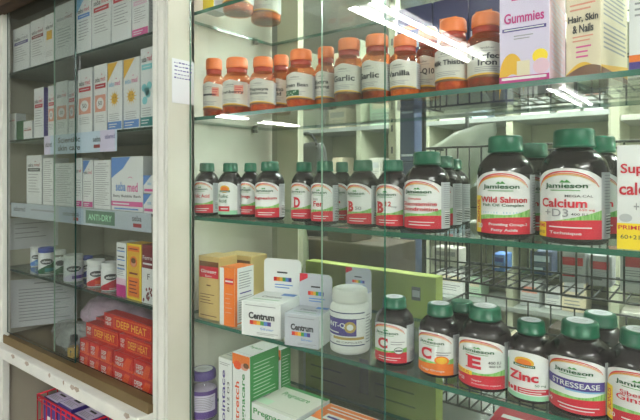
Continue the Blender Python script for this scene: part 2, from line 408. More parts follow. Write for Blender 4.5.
def art_s2(mb):
    mb.strip(0,.1,0,1,'lavender',1); mb.strip(.80,.98,0,1,'lavender',1)
    mb.text('sebamed', .07,.55,.3,.10,'ink',2); mb.text('Scientific', .38,.70,.28,.32,'ink',2,.05); mb.text('skin care', .38,.30,.28,.32,'ink',2,.05)
    mb.text('seba', .76,.62,.26,.10,'ink',2,.02); mb.strip(.72,.80,.2,.36,'darkred',2); mb.text('sebamed', .92,.7,.22,.12,'indigo',2)
strip_front('shelf_strip', 44.5, 117, YL-.001, L2+.002, .052, 'pale blue printed strip with dark words hanging on the second left shelf', art_s2, 'paleblue')
def art_s3(mb):
    mb.text('sebamed', .08,.6,.34,.11,'ink',2,.02); mb.text('CLEANSING', .29,.62,.22,.2,'greytext',2); mb.text('sebamed', .50,.6,.3,.1,'ink',2)
    mb.strip(.615,.80,.14,.90,'dullgreenart',1); mb.text('ANTI-DRY', .7075,.52,.36,.15,'mint',2,.03)
    mb.text('seba', .545,.62,.3,.045,'ink',2,.02); mb.strip(.53,.565,.2,.4,'darkred',2); mb.text('seba', .925,.68,.3,.05,'ink',2,.02); mb.strip(.905,.95,.2,.4,'darkred',2)
    mb.strip(.42,.6,.0,1,'stripblue',0)
flat('dullgreenart', 84,120,100)
strip_front('shelf_strip', 11.5, 151.5, YL-.001, L3+.001, .042, 'long grey blue strip with a green ANTI-DRY sign on the third left shelf', art_s3, 'stripgrey')
# ================================================================== CARTONS
def carton(name, pL, pM, pR, YM, rot, base, ytop, mats, art, lab, cat='box', grp=None, W=None, D=None, H=None, bev=.0007, gap=.0006):
    th = math.radians(rot); k = kk(pM); Mx, My = k*YM, YM
    c, s = math.cos(th), math.sin(th)
    if W is None:
        kL = kk(pL); W = (Mx-kL*My)/(c-kL*s)
    if D is None:
        kR = kk(pR); D = (Mx-kR*My)/(s+kR*c)
    if H is None: H = Z(pM, ytop, YM)-base
    W -= gap
    cx = Mx-W/2*c-D/2*s-gap*c; cy = My-W/2*s+D/2*c-gap*s
    fm, sm, tm = mats
    mb = MB()
    bm = bmesh.new(); bmesh.ops.create_cube(bm, size=1)
    for v in bm.verts: v.co = Vector((v.co.x*W, v.co.y*D, (v.co.z+.5)*H))
    bmesh.ops.bevel(bm, geom=list(bm.edges), offset=bev, segments=1, affect='EDGES')
    bm.verts.index_update(); bm.normal_update()
    ms = []
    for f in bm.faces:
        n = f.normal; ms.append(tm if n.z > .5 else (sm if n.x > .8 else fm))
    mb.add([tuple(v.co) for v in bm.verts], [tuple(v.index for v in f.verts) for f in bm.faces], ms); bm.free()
    # tuck flap seams
    mb.face((-W/2,-D/2,H), (W,0,0), (0,D,0)); mb.strip(.02,.98,.06,.06+.0008/D,'greytext',1); mb.strip(.0,.03,.0,.5,'greytext',1) if D > .03 and W > .06 else None
    F_ = lambda: mb.face((-W/2,-D/2,0), (W,0,0), (0,0,H))
    S_ = lambda: mb.face((W/2,-D/2,0), (0,D,0), (0,0,H))
    T_ = lambda: mb.face((-W/2,-D/2,H), (W,0,0), (0,D,0))
    if art: art(mb, F_, S_, T_)
    o = mb.build(name, loc=(cx, cy, base+.0004), rz=th)
    tag(o, lab, cat, grp)
    o['_d'] = 1; del o['_d']
    CART[o.name] = (W, D, H)
    return o
CART = {}
def seba(banner='rose', motif=None, corner=None, bottom=None, logo=('ink','rose'), v=.74, lines=True, extra=None):
    def art(mb, F_, S_, T_):
        F_()
        if corner: mb.tri([(.02,.99),(.02,.72),(.72,.99)], corner, 1)
        mb.text('seba', .29, v, .075, .38, logo[0], 2, .03); mb.text('med', .71, v+.005, .075, .36, logo[1], 2, .03)
        mb.arc(.62, v+.06, .05, .02, .012, 0, PI, logo[1], 2)
        if banner: mb.strip(.10,.92, v-.135, v-.065, banner, 1); mb.strip(.2,.8,v-.105,v-.095,'white',2)
        if motif == '50':
            mb.strip(.10,.92,.30,.55,'salmonbg',1); mb.ell(.5,.425,.28,.085,'white',2); mb.text('50', .5,.425,.065,.30,'ink',3,.02)
        if motif == 'sun':
            for i in range(12):
                a = 2*PI*i/12; mb.tri([(.5+.16*math.cos(a-.2), .46+.06*math.sin(a-.2)), (.5+.16*math.cos(a+.2), .46+.06*math.sin(a+.2)), (.5+.36*math.cos(a), .46+.13*math.sin(a))], 'goldyellow', 1)
            mb.ell(.5,.46,.2,.075,'goldyellow',2); mb.ell(.42,.48,.03,.012,'brown',3); mb.ell(.58,.48,.03,.012,'brown',3); mb.arc(.5,.45,.08,.02,.008,PI,2*PI,'brown',3)
        if motif == 'aqua':
            for a, b in ((.3,.5),(.6,.42),(.35,.34),(.7,.52),(.5,.45)): mb.ell(a,b,.2,.05,'aqua',1)
        if motif == 'yell': mb.strip(.2,.8,v-.26,v-.08,'goldyellow',2)
        if lines:
            top = .26 if motif else v-.16
            mb.lines(.14,.88, top, max(.14, .22 if not motif else .12), 4 if motif else 7, 'greytext', 1, .5, .25, seed=len(str(banner)))
        if bottom: mb.strip(.02,.98,.02,.13,bottom,1); mb.lines(.1,.7,.11,.04,2,'white',2)
        S_(); mb.lines(.15,.85,.9,.15,14,'greytext',1,.4,.25)
    return art
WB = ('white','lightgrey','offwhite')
LYF = YL+.009
# ---- top shelf of left cabinet
g1 = 'white skin care cartons on the top left shelf'
rows = [(13,29.5,0,.135,seba('indigo',lines=True,logo=('ink','greytext')),'white carton with a dark violet banner, first at the far left'),
        (30.5,44.5,0,.137,seba('darkred',logo=('ink','darkred')),'white carton with a dark maroon banner, second from the far left'),
        (45,54.2,0,.138,seba(None,'yell',logo=('ink','ink')),'slim white carton with a yellow patch on the top shelf'),
        (55,74,0,.150,seba(None,logo=('greytext','darkred')),'plain pale carton with only a small logo behind the door overlap'),
        (76.5,91,0,.150,seba('blue',corner='skyblue'),'white carton with a blue banner and blue corner'),
        (92,110.5,0,.175,seba('crimson',v=.66),'white carton with a red banner left of its twin'),
        (111.5,131,0,.185,seba('crimson',v=.66),'white carton with a red banner right of its twin'),
        (132,148.5,0,.150,seba('palepink',bottom='pink',logo=('blue','pink'),v=.62),'white carton with a broad pink band at its foot')]
for a, b, r, h, art, lab in rows:
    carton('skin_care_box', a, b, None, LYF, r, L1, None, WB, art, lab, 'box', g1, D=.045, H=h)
# ---- second shelf
g2 = 'cartons on the second left shelf'
carton('cream_box', 8.5, 15.5, None, LYF, 0, L2, 113, WB, seba(None, lines=False), 'small white carton at the left end of the second shelf', 'box', g2, D=.03)
carton('cream_box', 16.5, 23.0, None, LYF, 0, L2, 120.5, ('darkgreen','darkgreen','darkgreen'), None, 'small dark green carton beside the left wall', 'box', g2, D=.03)
carton('cream_box', 23.5, 32, None, LYF, 0, L2, 120.5, WB, seba('darkred',lines=False,v=.6), 'small white carton with a maroon line, second shelf', 'box', g2, D=.03)
rows = [(34,43.5,87,seba('crimson'),('white','indigo','offwhite'),'tall slim white carton with a violet side panel'),
        (48,54.5,85,seba('crimson','50'),WB,'narrow white carton with a red square behind the door edge'),
        (56,67.5,80,seba(None,'50'),WB,'pale carton with a red 50 square seen through both doors'),
        (68.5,75,80,seba('crimson','50'),WB,'narrow carton with a red 50 square at the dark glass edge'),
        (77.5,92,67,seba('crimson','50',v=.78),WB,'white carton with a red 50 square, left of its twin'),
        (94,106.8,63,seba('crimson','50',v=.78),WB,'white carton with a red 50 square, right of its twin'),
        (107.5,122,60,seba(None,'sun',corner='goldyellow',bottom='blue',logo=('skyblue','pink'),v=.68),WB,'white carton with sun face and yellow corner, left of its twin'),
        (123.5,139.5,56,seba(None,'sun',corner='goldyellow',bottom='blue',logo=('skyblue','pink'),v=.68),WB,'white carton with sun face and yellow corner, right of its twin'),
        (140.5,153.5,46,seba('aqua','aqua',bottom='teal',v=.86),WB,'white carton with pale turquoise splashes beside the white post')]
for a, b, t, art, mt, lab in rows:
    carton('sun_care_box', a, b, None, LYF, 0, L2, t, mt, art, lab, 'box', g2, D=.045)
# ---- third shelf
g3 = 'cartons on the third left shelf'
def babyart(mb, F_, S_, T_):
    F_(); mb.tri([(.0,.99),(.0,.60),(.16,.68),(.38,.78),(.62,.99)], 'blue', 1)
    mb.text('seba', .31,.45,.17,.32,'blue',2,.05); mb.text('med', .69,.44,.17,.32,'pink',2,.05); mb.arc(.62,.60,.07,.03,.012,0,PI,'pink',2)
    mb.text('Baby Bubble Bath', .5,.27,.06,.88,'ink',2,.03); mb.strip(0,1,.09,.18,'pink',1); mb.lines(.05,.6,.17,.10,1,'white',2); mb.lines(.1,.9,.08,.01,1,'blue',2)
def backtext(mb, F_, S_, T_):
    F_(); mb.text('sebamed', .5,.93,.03,.5,'ink',2,.0); mb.lines(.08,.94,.9,.06,20,'greytext',1,.35,.3)
rows = [(26.5,41.5,155,seba('ink',logo=('ink','darkred'),v=.80),'white carton with black bar at the left end of the third shelf',None),
        (43,53,158,backtext,'carton showing its text side, left of the door overlap',None),
        (55,73.5,163,backtext,'grey looking carton with fine print between the door edges',None),
        (75.5,82,158,seba(None,bottom='magenta'),'slim carton with magenta foot at the dark glass edge',None),
        (83,93,160,seba(None,corner='blue',bottom='magenta'),'slim carton with blue corner and magenta foot',None),
        (94,110.5,160,backtext,'white carton of fine print beside the big baby carton',None),
        (111.5,143,156,babyart,'big white baby bath carton with blue corner and pink band',.05)]
for a, b, t, art, lab, d in rows:
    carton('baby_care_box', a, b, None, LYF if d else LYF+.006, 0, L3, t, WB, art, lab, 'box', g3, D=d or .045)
def soapart(mb, F_, S_, T_):
    F_(); mb.tri([(.0,.99),(.0,.4),(.8,.99)], 'blue', 1); mb.text('seba', .62,.55,.2,.4,'skyblue',2,.03); mb.strip(0.1,1,.10,.24,'pink',1)
s1 = carton('soap_box', 143.4, 153.4, None, LYF-.006, 0, L3, None, WB, soapart, 'small white soap carton with blue corner, lower of two', 'box', g3, D=.05, H=.043)
carton('soap_box', 143.4, 153.4, None, LYF-.006, 0, L3+.0442, None, WB, soapart, 'small white soap carton with blue corner, upper of two', 'box', g3, D=.05, H=.040)
# ================================================================== ROUND TUBS (left, fourth shelf)
def tub(px, wpx, ytop, Yc, base, bodymat, capmat, lab, lblmats, rz=66, name='plastic_tub', capfrac=.18, word=True):
    w = wf(px)*Yc; R = wpx/2*w/F; H = Z(px, ytop, Yc)-base; x = X(px, Yc)
    t = empty(name, (x, Yc, base+.0004), math.radians(rz), lab, 'tub', 'plastic tubs on the glass shelf of the left cabinet')
    hb = H*(1-capfrac)
    mb = MB(); mb.lathe([(R*.9,0),(R*.98,.002),(R*.98,hb*.93),(R*.9,hb*.97),(R*.9,hb+.001)], bodymat, 36)
    mb.build('body', t)
    mb = MB(); mb.lathe([(R*.94,hb),(R*1.0,hb+.001),(R*1.0,H*.985),(R*.96,H),(R*.7,H),(R*.66,H-.0015),(.0001,H-.0015)], capmat, 44); mb.build('lid', t)
    mb = MB(); mb.cyl(R*.98, H*.04, hb*.90, -PI*.62, PI*.62)
    c1, c2 = lblmats
    mb.strip(0,1,0,1,'white',0,24)
    mb.strip(0,1,0,lambda u: .12+.62*max(0,min(1,(u-.1)*1.3)),c1,1,24); mb.strip(.45,1,.12,.30,c2,2)
    mb.ell(.5,.66,.21,.19,'white',3); mb.ell(.5,.66,.195,.16,'ink',4)
    if word: mb.text('sebamed', .5,.66,.14,.28,'white',5,.05)
    mb.lines(.45,.8,.10,.03,2,'white',3)
    mb.build('label', t)
    return t
Y4 = .675
tub(36, 10, 247, Y4+.045, L4, 'jarwhite','jarwhite','small tub with blue label, farthest left on the glass shelf', ('blue','skyblue'))
tub(46.5, 15, 247.5, Y4+.006, L4, 'jarwhite','capblue','tub with blue lid and dark green label', ('darkgreen','teal'))
tub(60, 11, 250, Y4+.022, L4, 'clearjar','capwhite','small clear lidded tub with a green label behind the door edge', ('darkgreen','darkgreen'), word=False)
tub(73.5, 18, 254.5, Y4+.006, L4, 'jarwhite','capwhite','white tub with a mauve label between the door edges', ('lavender','purple'))
tub(87, 11, 256, Y4+.055, L4, 'jarwhite','capblue','tub with blue lid peeping out behind the white ones', ('deepblue','blue'))
tub(96, 17, 259.5, Y4+.012, L4, 'jarwhite','jarwhite','white tub with an orange red triangle on its label', ('heatred','heatorange'))
tub(110, 17, 262, Y4+.010, L4, 'jarwhite','jarwhite','white tub with a crimson label beside the tall cartons', ('crimson','crimson'))
g4 = 'tall cartons on the glass shelf of the left cabinet'
def art_a(mb, F_, S_, T_):
    F_(); mb.strip(0,1,.0,.22,'magenta',1); mb.strip(0,1,.22,.34,'palepink',1)
    for v in (.9,.74,.58): mb.text('Soluble', .5,v,.04,.7,'ink',2,.02); mb.strip(.1,.9,v-.07,v-.05,'blue',2)
    mb.lines(.1,.9,.52,.38,4,'greytext',1)
def art_b(mb, F_, S_, T_):
    F_(); mb.strip(.08,.92,.04,.97,'goldyellow',1); mb.strip(.08,.92,.86,.95,'orange',2); mb.text('BALM', .5,.905,.04,.6,'maroon',3,.03)
    mb.ell(.5,.68,.26,.10,'orange',2); mb.ell(.5,.665,.17,.075,'salmonbg',3); mb.ell(.5,.70,.17,.05,'brown',4)
    mb.text('Baby', .5,.47,.06,.6,'maroon',3,.03); mb.strip(.12,.88,.06,.40,'orange',2); mb.lines(.2,.8,.36,.1,4,'maroon',3); S_(); mb.lines(.2,.8,.95,.05,10,'maroon',1)
def art_c(mb, F_, S_, T_):
    F_(); mb.strip(0,1,.0,.60,'white',1); mb.text('Ferro', .5,.78,.07,.8,'white',3,.02); mb.strip(.1,.9,.66,.69,'white',2)
    mb.text('F', .6,.46,.1,.22,'ink',2)
    rr = random.Random(2)
    for i in range(14): mb.ell(rr.uniform(.12,.88), rr.uniform(.04,.26), .07,.028,'maroon',2)
carton('medicine_box', 116.5, 126, None, LYF, 0, L4, 243.5, WB, art_a, 'slim white carton with magenta foot beside the yellow one', 'box', g4, D=.04)
carton('medicine_box', 126.8, 141, None, LYF, 0, L4, 245, ('yellow','goldyellow','goldyellow'), art_b, 'yellow carton with a child portrait and orange panel', 'box', g4, D=.04)
carton('medicine_box', 142, 153.6, None, LYF, 0, L4, 246, ('maroon','maroon','maroon'), art_c, 'maroon and white carton with dark red dots at the post', 'box', g4, D=.04)
# ================================================================== FLOOR OF LEFT CABINET
FL = L5-.012
def heat(mb, F_, S_, T_):
    F_(); mb.strip(0,1,0,.14,'heatorange',1); mb.tri([(.45,.14),(.8,.14),(.95,.86),(.7,.9)], 'heatorange', 1); mb.text('DEEP', .33,.62,.28,.40,'white',2,.05); mb.text('HEAT', .33,.30,.24,.40,'white',2,.05)
    S_(); mb.strip(0,1,0,.2,'heatorange',1); mb.text('DEEP HEAT', .5,.55,.45,.75,'heatyellow',2,.04)
    T_(); mb.text('DEEP HEAT', .5,.5,.4,.7,'heatorange',2,.03,rot=0)
def heatlong(mb, F_, S_, T_):
    F_(); mb.strip(.22,1,.08,.9,'heatorange',1); mb.strip(.24,.98,.16,.82,'heatred',2); mb.text('DEEP HEAT', .60,.48,.5,.62,'heatyellow',3,.04)
    mb.text('DEEP', .11,.62,.26,.13,'white',3,.05); mb.text('HEAT', .11,.30,.24,.13,'white',3,.05)
gh = 'red heat rub cartons stacked on the left cabinet floor'
HM = ('heatred','heatred','heatred')
hs = .036
def hbox(pL, pR, lvl, Y, lab, art=heat, W=None, D=.11, rot=0):
    return carton('heat_rub_box', pL, pR, None, Y, rot, FL+lvl*(hs+.0006), None, HM, art, lab, 'box', gh, D=D, H=hs)
YH = LYF+.004
hbox(79.5,88.5,0,YH,'red heat rub carton end at the far left of the bottom layer')
hbox(89,99.5,0,YH,'red heat rub carton end, second in the bottom layer')
hbox(100,112,0,YH,'red heat rub carton end, third in the bottom layer')
hbox(113,131,0,YH,'red heat rub carton end, fourth in the bottom layer')
hbox(132,152,0,YH,'red heat rub carton end beside the post in the bottom layer')
hbox(80,89.5,1,YH+.002,'red heat rub carton end at the far left of the middle layer')
hbox(90,99.5,1,YH+.002,'red heat rub carton end, second in the middle layer')
hbox(100,112,1,YH+.002,'red heat rub carton end, third in the middle layer')
hbox(113.5,133,1,YH+.002,'red heat rub carton end, fourth in the middle layer')
hbox(134,152,1,YH+.002,'red heat rub carton end beside the post in the middle layer')
hbox(86,118,2,YH+.02,'long red heat rub carton lying lengthwise on the stack, front left', heatlong, D=.034)
hbox(119.5,151,2,YH+.02,'long red heat rub carton lying lengthwise on the stack, front right', heatlong, D=.034)
hbox(96,140,2,YH+.062,'long red heat rub carton lying lengthwise at the rear of the stack', heatlong, D=.034)
hbox(104,151.5,3,YH+.030,'topmost red heat rub carton lying lengthwise on the rear of the stack', heatlong, D=.034)
# plastic bags
def blob(name, c, s, mat, lab, cat, grp=None, seed=1, amp=.25, n=5, rz=0, parent=None, freq=9.0):
    bm = bmesh.new(); bmesh.ops.create_icosphere(bm, subdivisions=n, radius=1)
    from mathutils import noise
    for v in bm.verts:
        p = v.co.copy(); d = noise.noise(p*freq*.25+Vector((seed*7.1,0,0)))*amp+noise.noise(p*freq*.8+Vector((seed*3.3,2,0)))*amp*.45
        q = p*(1+d)
        # superellipse so that it rests like a filled bag
        q = Vector((q.x, q.y, max(q.z, -.62)))
        v.co = Vector((q.x*s[0], q.y*s[1], (q.z+.62)*s[2]))
    mb = MB(); bm.verts.index_update()
    mb.add([tuple(v.co) for v in bm.verts], [tuple(v.index for v in f.verts) for f in bm.faces], mat, True); bm.free()
    o = mb.build(name, parent=parent, loc=c, rz=rz)
    if lab: tag(o, lab, cat, grp)
    return o
gb = 'soft plastic packs lying on the left cabinet floor'
blob('plastic_pack', (-1.44,.86,FL+.001), (.22,.06,.075), 'pinkplastic', 'long mauve plastic pack lying along the back of the left cabinet', 'plastic bag', gb, 3, .12, rz=.0)
blob('plastic_pack', (-1.44,.735,FL+.001), (.13,.05,.045), 'polybag', 'crumpled clear plastic pack lying in front of the mauve one', 'plastic bag', gb, 5, .2)
blob('plastic_pack', (-1.12,.885,FL+.001), (.11,.045,.085), 'pinkplastic', 'tall mauve wrapped pack behind the red cartons', 'plastic bag', gb, 8, .14)
# yellow tagged pouch
t = empty('yellow_bottle', (X(74,.682), .682, FL+.001), .6, 'small yellow bottle with dark tilted cap left of the red cartons', 'bottle')
mb = MB(); mb.lathe([(.010,0),(.0145,.003),(.0155,.02),(.014,.038),(.008,.046),(.006,.05)], 'clearjar', 24); mb.lathe([(.0001,.001),(.012,.003),(.013,.02),(.0115,.034),(.0001,.036)],'goldyellow',20); mb.build('body', t)
mb = MB(); mb.lathe([(.009,.048),(.010,.050),(.010,.062),(.0085,.064),(.0001,.064)], 'ink', 24); mb.build('cap', t)
mb = MB(); mb.cyl(.0157, .008, .034, -1.0, 1.0); mb.strip(0,1,0,1,'goldyellow',0,8); mb.tri([(.2,.2),(.8,.2),(.5,.9)],'white',1); mb.text('!', .5,.5,.5,.12,'ink',2); mb.build('label', t)
# ================================================================== BELOW THE SILL
ZB = EYE-.8215
bk = empty('wire_basket', (-1.50,.80,ZB), 0, 'red wire basket holding purple cartons under the worn sill', 'basket')
mb = MB()
for z in (.004,.07,.135,.15):
    q = [(-.14,-.10,z),(.16,-.10,z),(.16,.08,z),(-.14,.08,z)]
    for i in range(4): mb.rod(q[i], q[(i+1)%4], .003 if z in (.004,.15) else .0018, 'red')
for i in range(11):
    x = -.14+.03*i
    mb.rod((x,-.10,.004),(x,-.10,.15),.0018,'red'); mb.rod((x,.08,.004),(x,.08,.15),.0018,'red'); mb.rod((x,-.10,.004),(x,.08,.004),.0018,'red')
for i in range(7):
    y = -.10+.03*i
    mb.rod((-.14,y,.004),(-.14,y,.15),.0018,'red'); mb.rod((.16,y,.004),(.16,y,.15),.0018,'red')
mb.build('frame', bk)
def purpleart(mb, F_, S_, T_):
    F_(); mb.strip(.2,.8,.5,.62,'white',1); mb.lines(.2,.8,.4,.2,3,'lavender',1)
    T_(); mb.strip(.04,.96,.06,.94,'lavender',1); mb.text('FACE', .5,.6,.2,.4,'ink',2); mb.lines(.15,.85,.45,.15,4,'greytext',2)
gp = 'purple cartons in the red basket'
k = 0
labs = ['purple topped carton front left in the basket','purple carton front middle in the basket','purple carton front right in the basket','purple carton rear left in the basket','purple carton rear middle in the basket','purple carton rear right in the basket']
for j, y in enumerate((.745, .820)):
    for i, x in enumerate((-1.585, -1.495, -1.405)):
        mb = MB(); W, D, H = .082, .066, .135+.012*j+.006*((i+j) % 2)
        mb.box((0,0,H/2), (W,D,H), 'indigo', bev=.0008)
        mb.face((-W/2,-D/2,0), (W,0,0), (0,0,H)); purpleart(mb, lambda: mb.face((-W/2,-D/2,0), (W,0,0), (0,0,H)), None, lambda: mb.face((-W/2,-D/2,H), (W,0,0), (0,D,0)))
        tag(mb.build('face_mask_box', loc=(x, y, ZB+.0085)), labs[k], 'box', gp); k += 1
mb = MB(); mb.box((0,0,.06),(.10,.09,.12),'white',bev=.001); mb.face((-.05,-.045,0),(.1,0,0),(0,0,.12)); mb.text('CREAM',.5,.8,.1,.6,'deepblue',1,.03); mb.lines(.1,.9,.6,.2,4,'blue',1)
tag(mb.build('white_box', loc=(-1.26,.74,ZB+.0005)), 'white carton with blue print under the sill, right of the basket', 'box')
# ================================================================== GREEN CAPPED BOTTLES
def view(px): return math.degrees(YAW)-math.degrees(math.atan((px-320)/F))
def serif(mb, u, v, h, w, mat, l, kind):
    t = h*.09
    if kind in 'BDE':
        for s in (-1, 1): mb.strip(u-w*.62, u-w*.05, v+s*(h/2)-t/2*(1+s*.6), v+s*(h/2)+t/2*(1-s*.6), mat, l, n=3)
def vit(px, wpx, ytop, Yc, base, lab, art, off=28, bottom='red', gh=None, bl=True, bonus=None, grp='green capped bottles, upper row', body='bottledark', grassy=True, sticker=False, liptall=.165, brand=True, zinc=False, name='vitamin_bottle'):
    w = wf(px)*Yc; R = wpx/2*w/F; x = X(px, Yc); H = Z(px, ytop, Yc+(R*.5 if ytop > HOR else -R*.5))-base
    t = empty(name, (x, Yc, base+.0004), math.radians(view(px)-off), lab, 'bottle', grp)
    mb = MB()
    zs = 1-liptall-.17
    prof = [(R*.86,0),(R*.95,H*.012),(R,H*.04),(R,H*(zs-.05)),(R*.985,H*zs),(R*.93,H*(zs+.05)),(R*.80,H*(zs+.10)),(R*.64,H*(zs+.145)),(R*.52,H*(zs+.165)),(R*.47,H*(zs+.17)),(R*.47,H*(1-liptall)+.001)]
    mb.lathe(prof, body, 44); mb.build('body', t)
    mb = MB(); c0 = H*(1-liptall); rc = R*.60
    mb.lathe([(rc*1.0,c0),(rc*1.05,c0+.001),(rc*1.05,c0+.0035,'r'),(rc*1.02,c0+.004,'r'),(rc*1.0,H-.004,'r'),(rc*.97,H-.0016),(rc*.90,H-.0002),(rc*.80,H),(.0001,H)], 'capgreen', 60, ribs=1, ribamp=.010)
    cp = mb.build('cap', t)
    if sticker:
        mb = MB(); mb.face((-rc*.8,-rc*.8,H), (rc*1.6,0,0), (0,rc*1.6,0)); mb.ell(.5,.5,.46,.46,'paper',1); mb.text('SEAL', .5,.58,.14,.5,'greytext',2); mb.lines(.25,.75,.45,.25,2,'greytext',2)
        mb.build('cap_sticker', cp)
    # label
    mb = MB(); A = math.radians(63); z0, z1 = H*.055, H*(zs-.03)
    mb.cyl(R, z0, z1, -A, A)
    topf = lambda u: 1.03-.15*abs(2*u-1)**2.4
    mb.strip(0, 1, 0, topf, 'white', 0, 26)
    if brand:
        yb = .765
        mb.arc(.50,.66,.48,.335,.032,PI*.95,PI*.10,'red',1,th2=.012); mb.arc(.50,.64,.48,.325,.024,PI*.95,PI*.12,'orange',2,th2=.010)
        mb.arc(.50,.625,.48,.318,.018,PI*.95,PI*.2,'goldyellow',3,th2=.008)
        mb.tri([(.43,yb+.055),(.47,yb+.095),(.50,yb+.07),(.53,yb+.10),(.58,yb+.055)], 'green', 4)
        mb.text('Jamieson', .5,yb,.095,.58,'darkgreen',5,.05); mb.lines(.3,.7,yb-.052,yb-.072,1,'green',4,.1,.6)
    if zinc:
        mb.ell(.5,.80,.20,.12,'goldyellow',1); mb.ell(.5,.79,.15,.085,'orange',2); mb.strip(.28,.72,.70,.76,'darkgreen',3); mb.text('Jamieson', .5,.73,.05,.38,'white',4,.03)
        mb.strip(0,.12,.0,.78,'mint',1)
    if grassy:
        mb.strip(0,1, .1, gh or (lambda u: .25+.14*u+.025*math.sin(7*u)), 'grass', 1, 26)
        mb.strip(0,1, 0, lambda u: .19+.05*math.sin(2.2*u+.2)+.05*u, bottom, 2, 26)
        (mb.lines(.30,.86,.17,.05,2,'white',3,.2,.3) if bl else None)
    art(mb)
    if bonus:
        mb.strip(0,.15, .0,.62 if bonus == 'v' else .3,'yellow',4, n=5) if bonus == 'v' else mb.strip(0,.42,.24,.33,'yellow',4,n=8)
        if bonus == 'v': mb.text('BONUS', .075,.36,.09,.38,'red',5,.04,rot=90)
        else: mb.text('BONUS', .2,.285,.06,.34,'red',5,.04)
    # side text panel
    mb.cyl(R, z0, z1, A, math.radians(128))
    mb.strip(0,1,0,.97,'lightgrey',0,14); mb.lines(.12,.9,.95,.42,12,'greytext',1,.2,.3); mb.barcode(.18,.85,.06,.36,2,horiz=True)
    mb.cyl(R, z0, z1, math.radians(-118), -A); mb.strip(0,1,0,.97,'white',0,12); mb.lines(.1,.9,.9,.3,9,'greytext',1,.2,.3); mb.strip(0,1,0,.16,bottom,1,10)
    mb.build('label', t)
    return t
def words(*ws):
    def art(mb):
        for (s, u, v, h, w, m) in ws:
            mb.text(s, u, v, h, w, m, 6, .10 if len(s) == 1 else .05)
            if len(s) == 1: serif(mb, u, v, h, w, m, 6, s)
    return art
YB = YR+.004
# (upper row on shelf B)
vit(207,24,163,YB+.040,SB,'green capped bottle marked Folic Acid at the left end of the row', words(('Folic Acid',.55,.55,.12,.62,'red')), off=35)
def folic2(mb):
    mb.strip(0,1,0,.13,'mint',1); mb.text('Folic',.45,.58,.11,.42,'darkgreen',6,.03); mb.text('Acid',.42,.43,.11,.34,'darkgreen',6,.03); mb.strip(.2,.7,.10,.26,'red',3); mb.text('NEW',.5,.18,.06,.3,'white',4,.02)
vit(230.5,24,163,YB+.040,SB,'green capped bottle with a pale green Folic Acid label, second in the row', folic2, off=30, bottom='palegreen', grassy=False, brand=False, zinc=True)
vit(250.5,20,163,YB+.068,SB,'green capped bottle half hidden behind the Magnesium bottle', words(('Omega',.5,.55,.12,.5,'red')), off=35)
vit(270,29,161.5,YB+.040,SB,'green capped bottle marked Magnesium', words(('Magnesium',.5,.55,.11,.82,'red')), off=26)
vit(304,25,162,YB+.060,SB,'green capped bottle marked with a large red D', words(('D',.5,.46,.30,.24,'red')), off=32)
vit(325,27,161,YB+.038,SB,'green capped bottle marked Fer, right of the D bottle', words(('Iron',.4,.60,.08,.2,'greytext'),('Fer',.5,.47,.15,.36,'red')), off=30)
vit(342,20,162,YB+.075,SB,'green capped bottle half hidden between Fer and B', words(('E ',.5,.50,.1,.2,'red')), off=22)
vit(363,31,160,YB+.040,SB,'green capped bottle marked with a large red B', words(('B',.38,.44,.26,.20,'red'),('50',.62,.40,.09,.18,'greytext')), off=32)
vit(393,33,160,YB+.045,SB,'green capped bottle marked B12 behind the dark door edge', words(('B',.36,.45,.28,.22,'red'),('12',.60,.54,.12,.15,'red'),('mcg',.74,.46,.05,.14,'greytext')), off=28)
vit(427,44,151.5,YB+.040,SB,'green capped bottle marked Glucosamine Chondroitine', words(('Complex',.45,.62,.055,.3,'red'),('Glucosamine',.5,.52,.085,.80,'red'),('Chondroitine',.5,.41,.085,.84,'red')), off=26)
vit(441,40,156,YB+.110,SB,'green capped bottle directly behind the Glucosamine bottle', words(('Complex',.5,.5,.1,.5,'red')), off=30)
vit(449,40,159,YB+.180,SB,'rearmost green capped bottle behind the Glucosamine bottle', words(('Complex',.5,.5,.1,.5,'red')), off=30)
def salmon(mb):
    mb.text('Wild Salmon',.54,.56,.10,.76,'red',6,.06); mb.text('Fish Oil Complex',.54,.465,.06,.66,'darkgreen',6,.05)
    mb.strip(.0,1,.33,.36,'skyblue',0,20)
    mb.text('120',.12,.12,.08,.14,'white',6,.06); mb.text('Providing Omega-3',.62,.150,.055,.6,'white',6,.05); mb.text('Fatty Acids',.56,.06,.055,.4,'white',6,.05)
GL = 'large green capped bottles, upper row'
vit(505.5,54,135.5,YB+.040,SB,'large green capped bottle marked Wild Salmon', salmon, off=10, bl=False, bonus='v', grp=GL)
vit(533,44,143,YB+.115,SB,'large green capped bottle half hidden behind the Wild Salmon bottle', words(('Salmon',.6,.5,.1,.6,'red')), off=10, grp=GL)
def calc(mb):
    mb.text('Calcium',.46,.52,.135,.64,'red',6,.06); mb.text('MEGA CAL',.68,.625,.035,.35,'ink',6,.02); mb.text('+D3',.38,.375,.115,.34,'greytext',6,.02); mb.text('650 mg',.78,.42,.04,.2,'red',6,.02)
    mb.text('400 IU',.68,.36,.035,.2,'ink',6); mb.strip(0,.22,.0,.22,'yellow',4,n=5); mb.text('PRIME',.11,.17,.05,.19,'red',5,.03); mb.text('60+21',.11,.07,.05,.17,'ink',5,.02)
    mb.text('1 a day calcium supplement',.56,.165,.03,.56,'white',6,.0); mb.text('Technique',.5,.075,.055,.42,'white',6,.03)
vit(574,62,128.5,YB+.040,SB,'large green capped bottle marked Calcium +D3', calc, off=15, bl=False, gh=lambda u: .20+.22*u**1.4, grp=GL)
vit(598,50,136,YB+.128,SB,'large green capped bottle half hidden behind the Calcium bottle', words(('Calcium',.5,.5,.12,.7,'red')), off=15, grp=GL)
